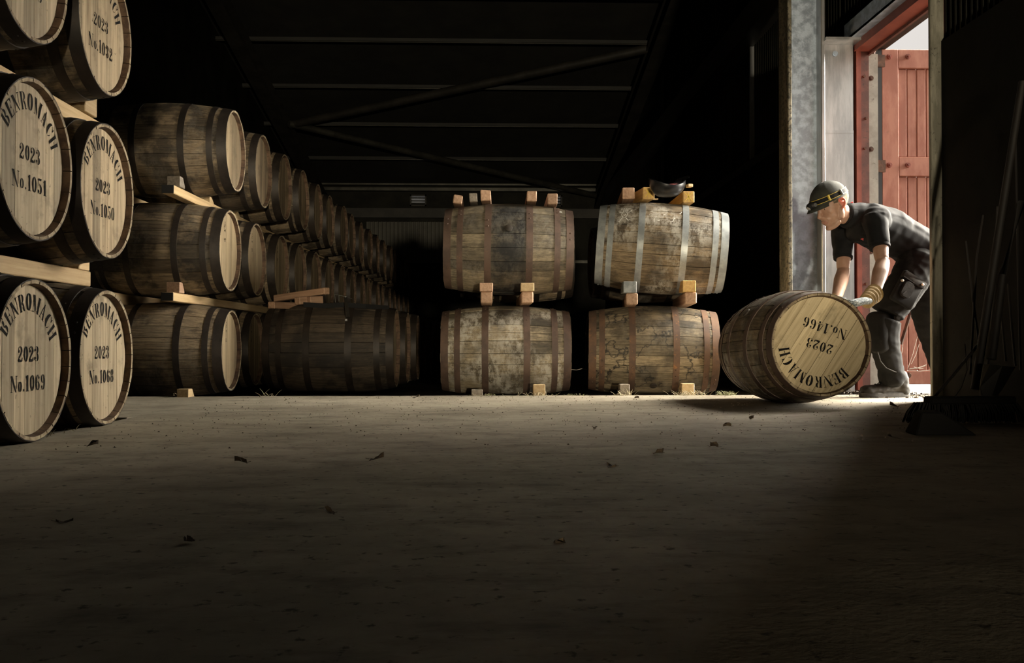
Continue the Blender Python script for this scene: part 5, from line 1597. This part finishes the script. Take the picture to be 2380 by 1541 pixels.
def glove(wrist, elbow, xs_, th0, sgn, thumb_x, label):
    g = Blob()
    kn = [surf(x, th0, 0.020) for x in xs_]
    mid = sum(kn, Vector()) / 4
    axis = (kn[3] - kn[0]).normalized()
    g.loft([wrist, wrist.lerp(mid, 0.5) + Vector((0, 0, 0.006)), mid], [0.023, 0.021, 0.018], [0.032, 0.043, 0.048], ref=axis)
    ln = (0.074, 0.083, 0.078, 0.060)
    for x, k, L_ in zip(xs_, kn, ln):
        dth = math.degrees(L_ / (rad(x) + 0.012))
        g.loft([mid.lerp(k, 0.9), k, surf(x, th0 + sgn * dth * 0.42, 0.019), surf(x, th0 + sgn * dth * 0.75, 0.012), surf(x, th0 + sgn * dth, 0.008)], [0.0105, 0.0112, 0.0105, 0.0095, 0.008], n=10, sub=3)
    tb0 = wrist.lerp(mid, 0.35)
    g.loft([tb0, surf(thumb_x * 0.55 + xs_[0] * 0.45, th0 - sgn * 4, 0.024), surf(thumb_x, th0 + sgn * 3, 0.014), surf(thumb_x - 0.004, th0 + sgn * 7, 0.010)], [0.016, 0.0135, 0.0115, 0.009], n=10, sub=3)
    o = g.build('glove', MT['glove_knit'], man, 0.0042, 2)
    o['label'] = label
    fdir = (elbow - wrist).normalized()
    pts, rs = [], []
    for i in range(15):
        t = i / 14
        pts.append(wrist.lerp(mid, 0.30).lerp(wrist + fdir * 0.062, t))
        rs.append((0.040 + 0.012 * t) + 0.0045 * sin(t * 26))
    mb = MB()
    mb.tube(pts + [pts[-1] - fdir * 0.002], rs + [rs[-1] - 0.012], 22, 0, axis, [r * 0.92 for r in rs] + [rs[-1] - 0.012])
    obj('glove_cuff', mb.mesh('glove_cuff', 70), MT['glove'], o, -MO)['label'] = 'tan ribbed glove cuff'
    return o


glove(nW + Vector((-0.005, 0, -0.012)), nE, [0.290, 0.314, 0.338, 0.360], 46, 1, 0.245, 'blue and white knitted work glove gripping the barrel')
glove(fW + Vector((-0.01, 0, -0.03)), fE, [0.035, 0.010, -0.015, -0.037], 36, 1, 0.085, 'blue and white knitted work glove behind the barrel')

# cap with peak, head torch on its strap
def dome(z, ph, rx=0.120, ry=0.093, rz=0.114, c=(0.008, 0, 0.036)):
    return Vector((c[0], c[1], c[2])) + Vector((rx * cos(z) * cos(ph), ry * cos(z) * sin(ph), rz * sin(z)))


rows = [[HM @ (dome(radians(0 + 9 * i), 2 * pi * j / 40) + Vector((0, 0, 0.004 * noise.noise(Vector((cos(2 * pi * j / 40) * 3, sin(2 * pi * j / 40) * 3, i * 0.5)))))) for j in range(40)] for i in range(10)]
inn = [[HM @ (dome(radians(0 + 9 * i), 2 * pi * j / 40, 0.114, 0.087, 0.108)) for j in range(40)] for i in range(10)]
cp = obj('cap', MB().grid(inn[::-1] + rows, True).add([HM @ dome(radians(81.5), 2 * pi * j / 40) for j in range(40)], [tuple(range(40))]).mesh('cap', 60), MT['cap'], man, -MO)
rows = []
for i in range(9):
    a = radians(-56 + 14 * i)
    e0 = dome(0.02, a)
    k = max(0.0, cos(a * 1.55))
    rows.append([HM @ Vector((e0.x - 0.004, e0.y, e0.z + 0.004)), HM @ Vector((e0.x + 0.024 * k, e0.y * 1.02, e0.z - 0.004)), HM @ Vector((e0.x + 0.044 * k, e0.y * 0.98, e0.z - 0.016)),
                 HM @ Vector((e0.x + 0.044 * k, e0.y * 0.98, e0.z - 0.020)), HM @ Vector((e0.x + 0.022 * k, e0.y * 1.0, e0.z - 0.010)), HM @ Vector((e0.x - 0.004, e0.y, e0.z - 0.002))])
obj('peak', MB().grid(rows).mesh('peak', 50), MT['cap'], cp)
ht = obj('head_torch', MB().grid([[HM @ (dome(z, 2 * pi * j / 48, 0.123, 0.096, 0.117)) for j in range(48)] for z in (radians(6), radians(20))], True).mesh('strap', 60), MT['strap'], man, -MO)
ht['label'] = 'black head torch strap with yellow edges'
for z in (6.5, 19.5):
    obj('yellow_edge', MB().grid([[HM @ (dome(radians(z + dz), 2 * pi * j / 48, 0.1236, 0.0966, 0.1176)) for j in range(48)] for dz in (-0.7, 0.7)], True).mesh('yellow_edge', 60), MT['yellow'], ht)
e = dome(radians(10), 0, 0.124, 0.097, 0.118)
obj('lamp_housing', MB().tube([HM @ (e + Vector((-0.004, 0, 0))), HM @ (e + Vector((0.020, 0, -0.006))), HM @ (e + Vector((0.028, 0, -0.010)))], [0.024, 0.023, 0.018], 16).mesh('lamp_housing', 50), MT['strap'], ht)
obj('lamp_lens', MB().tube([HM @ (e + Vector((0.028, 0, -0.010))), HM @ (e + Vector((0.031, 0, -0.011)))], [0.015, 0.012], 16).mesh('lamp_lens', 50), MT['lens'], ht)
obj('lamp_knob', MB().tube([HM @ (e + Vector((0.004, 0.020, -0.002))), HM @ (e + Vector((0.004, 0.040, -0.002)))], [0.013, 0.012], 16).mesh('lamp_knob', 50), MT['plastic'], ht)
for a_, m_ in ((62, 'yellow'), (102, 'plastic')):
    c_ = dome(radians(13), radians(a_), 0.125, 0.098, 0.119)
    c0, c1 = dome(radians(5), radians(a_), 0.126, 0.099, 0.12), dome(radians(21), radians(a_), 0.126, 0.099, 0.12)
    obj('strap_buckle', MB().tube([HM @ c0, HM @ c_, HM @ c1], [0.007, 0.007, 0.007], 6).mesh('strap_buckle', 50), MT[m_], ht)
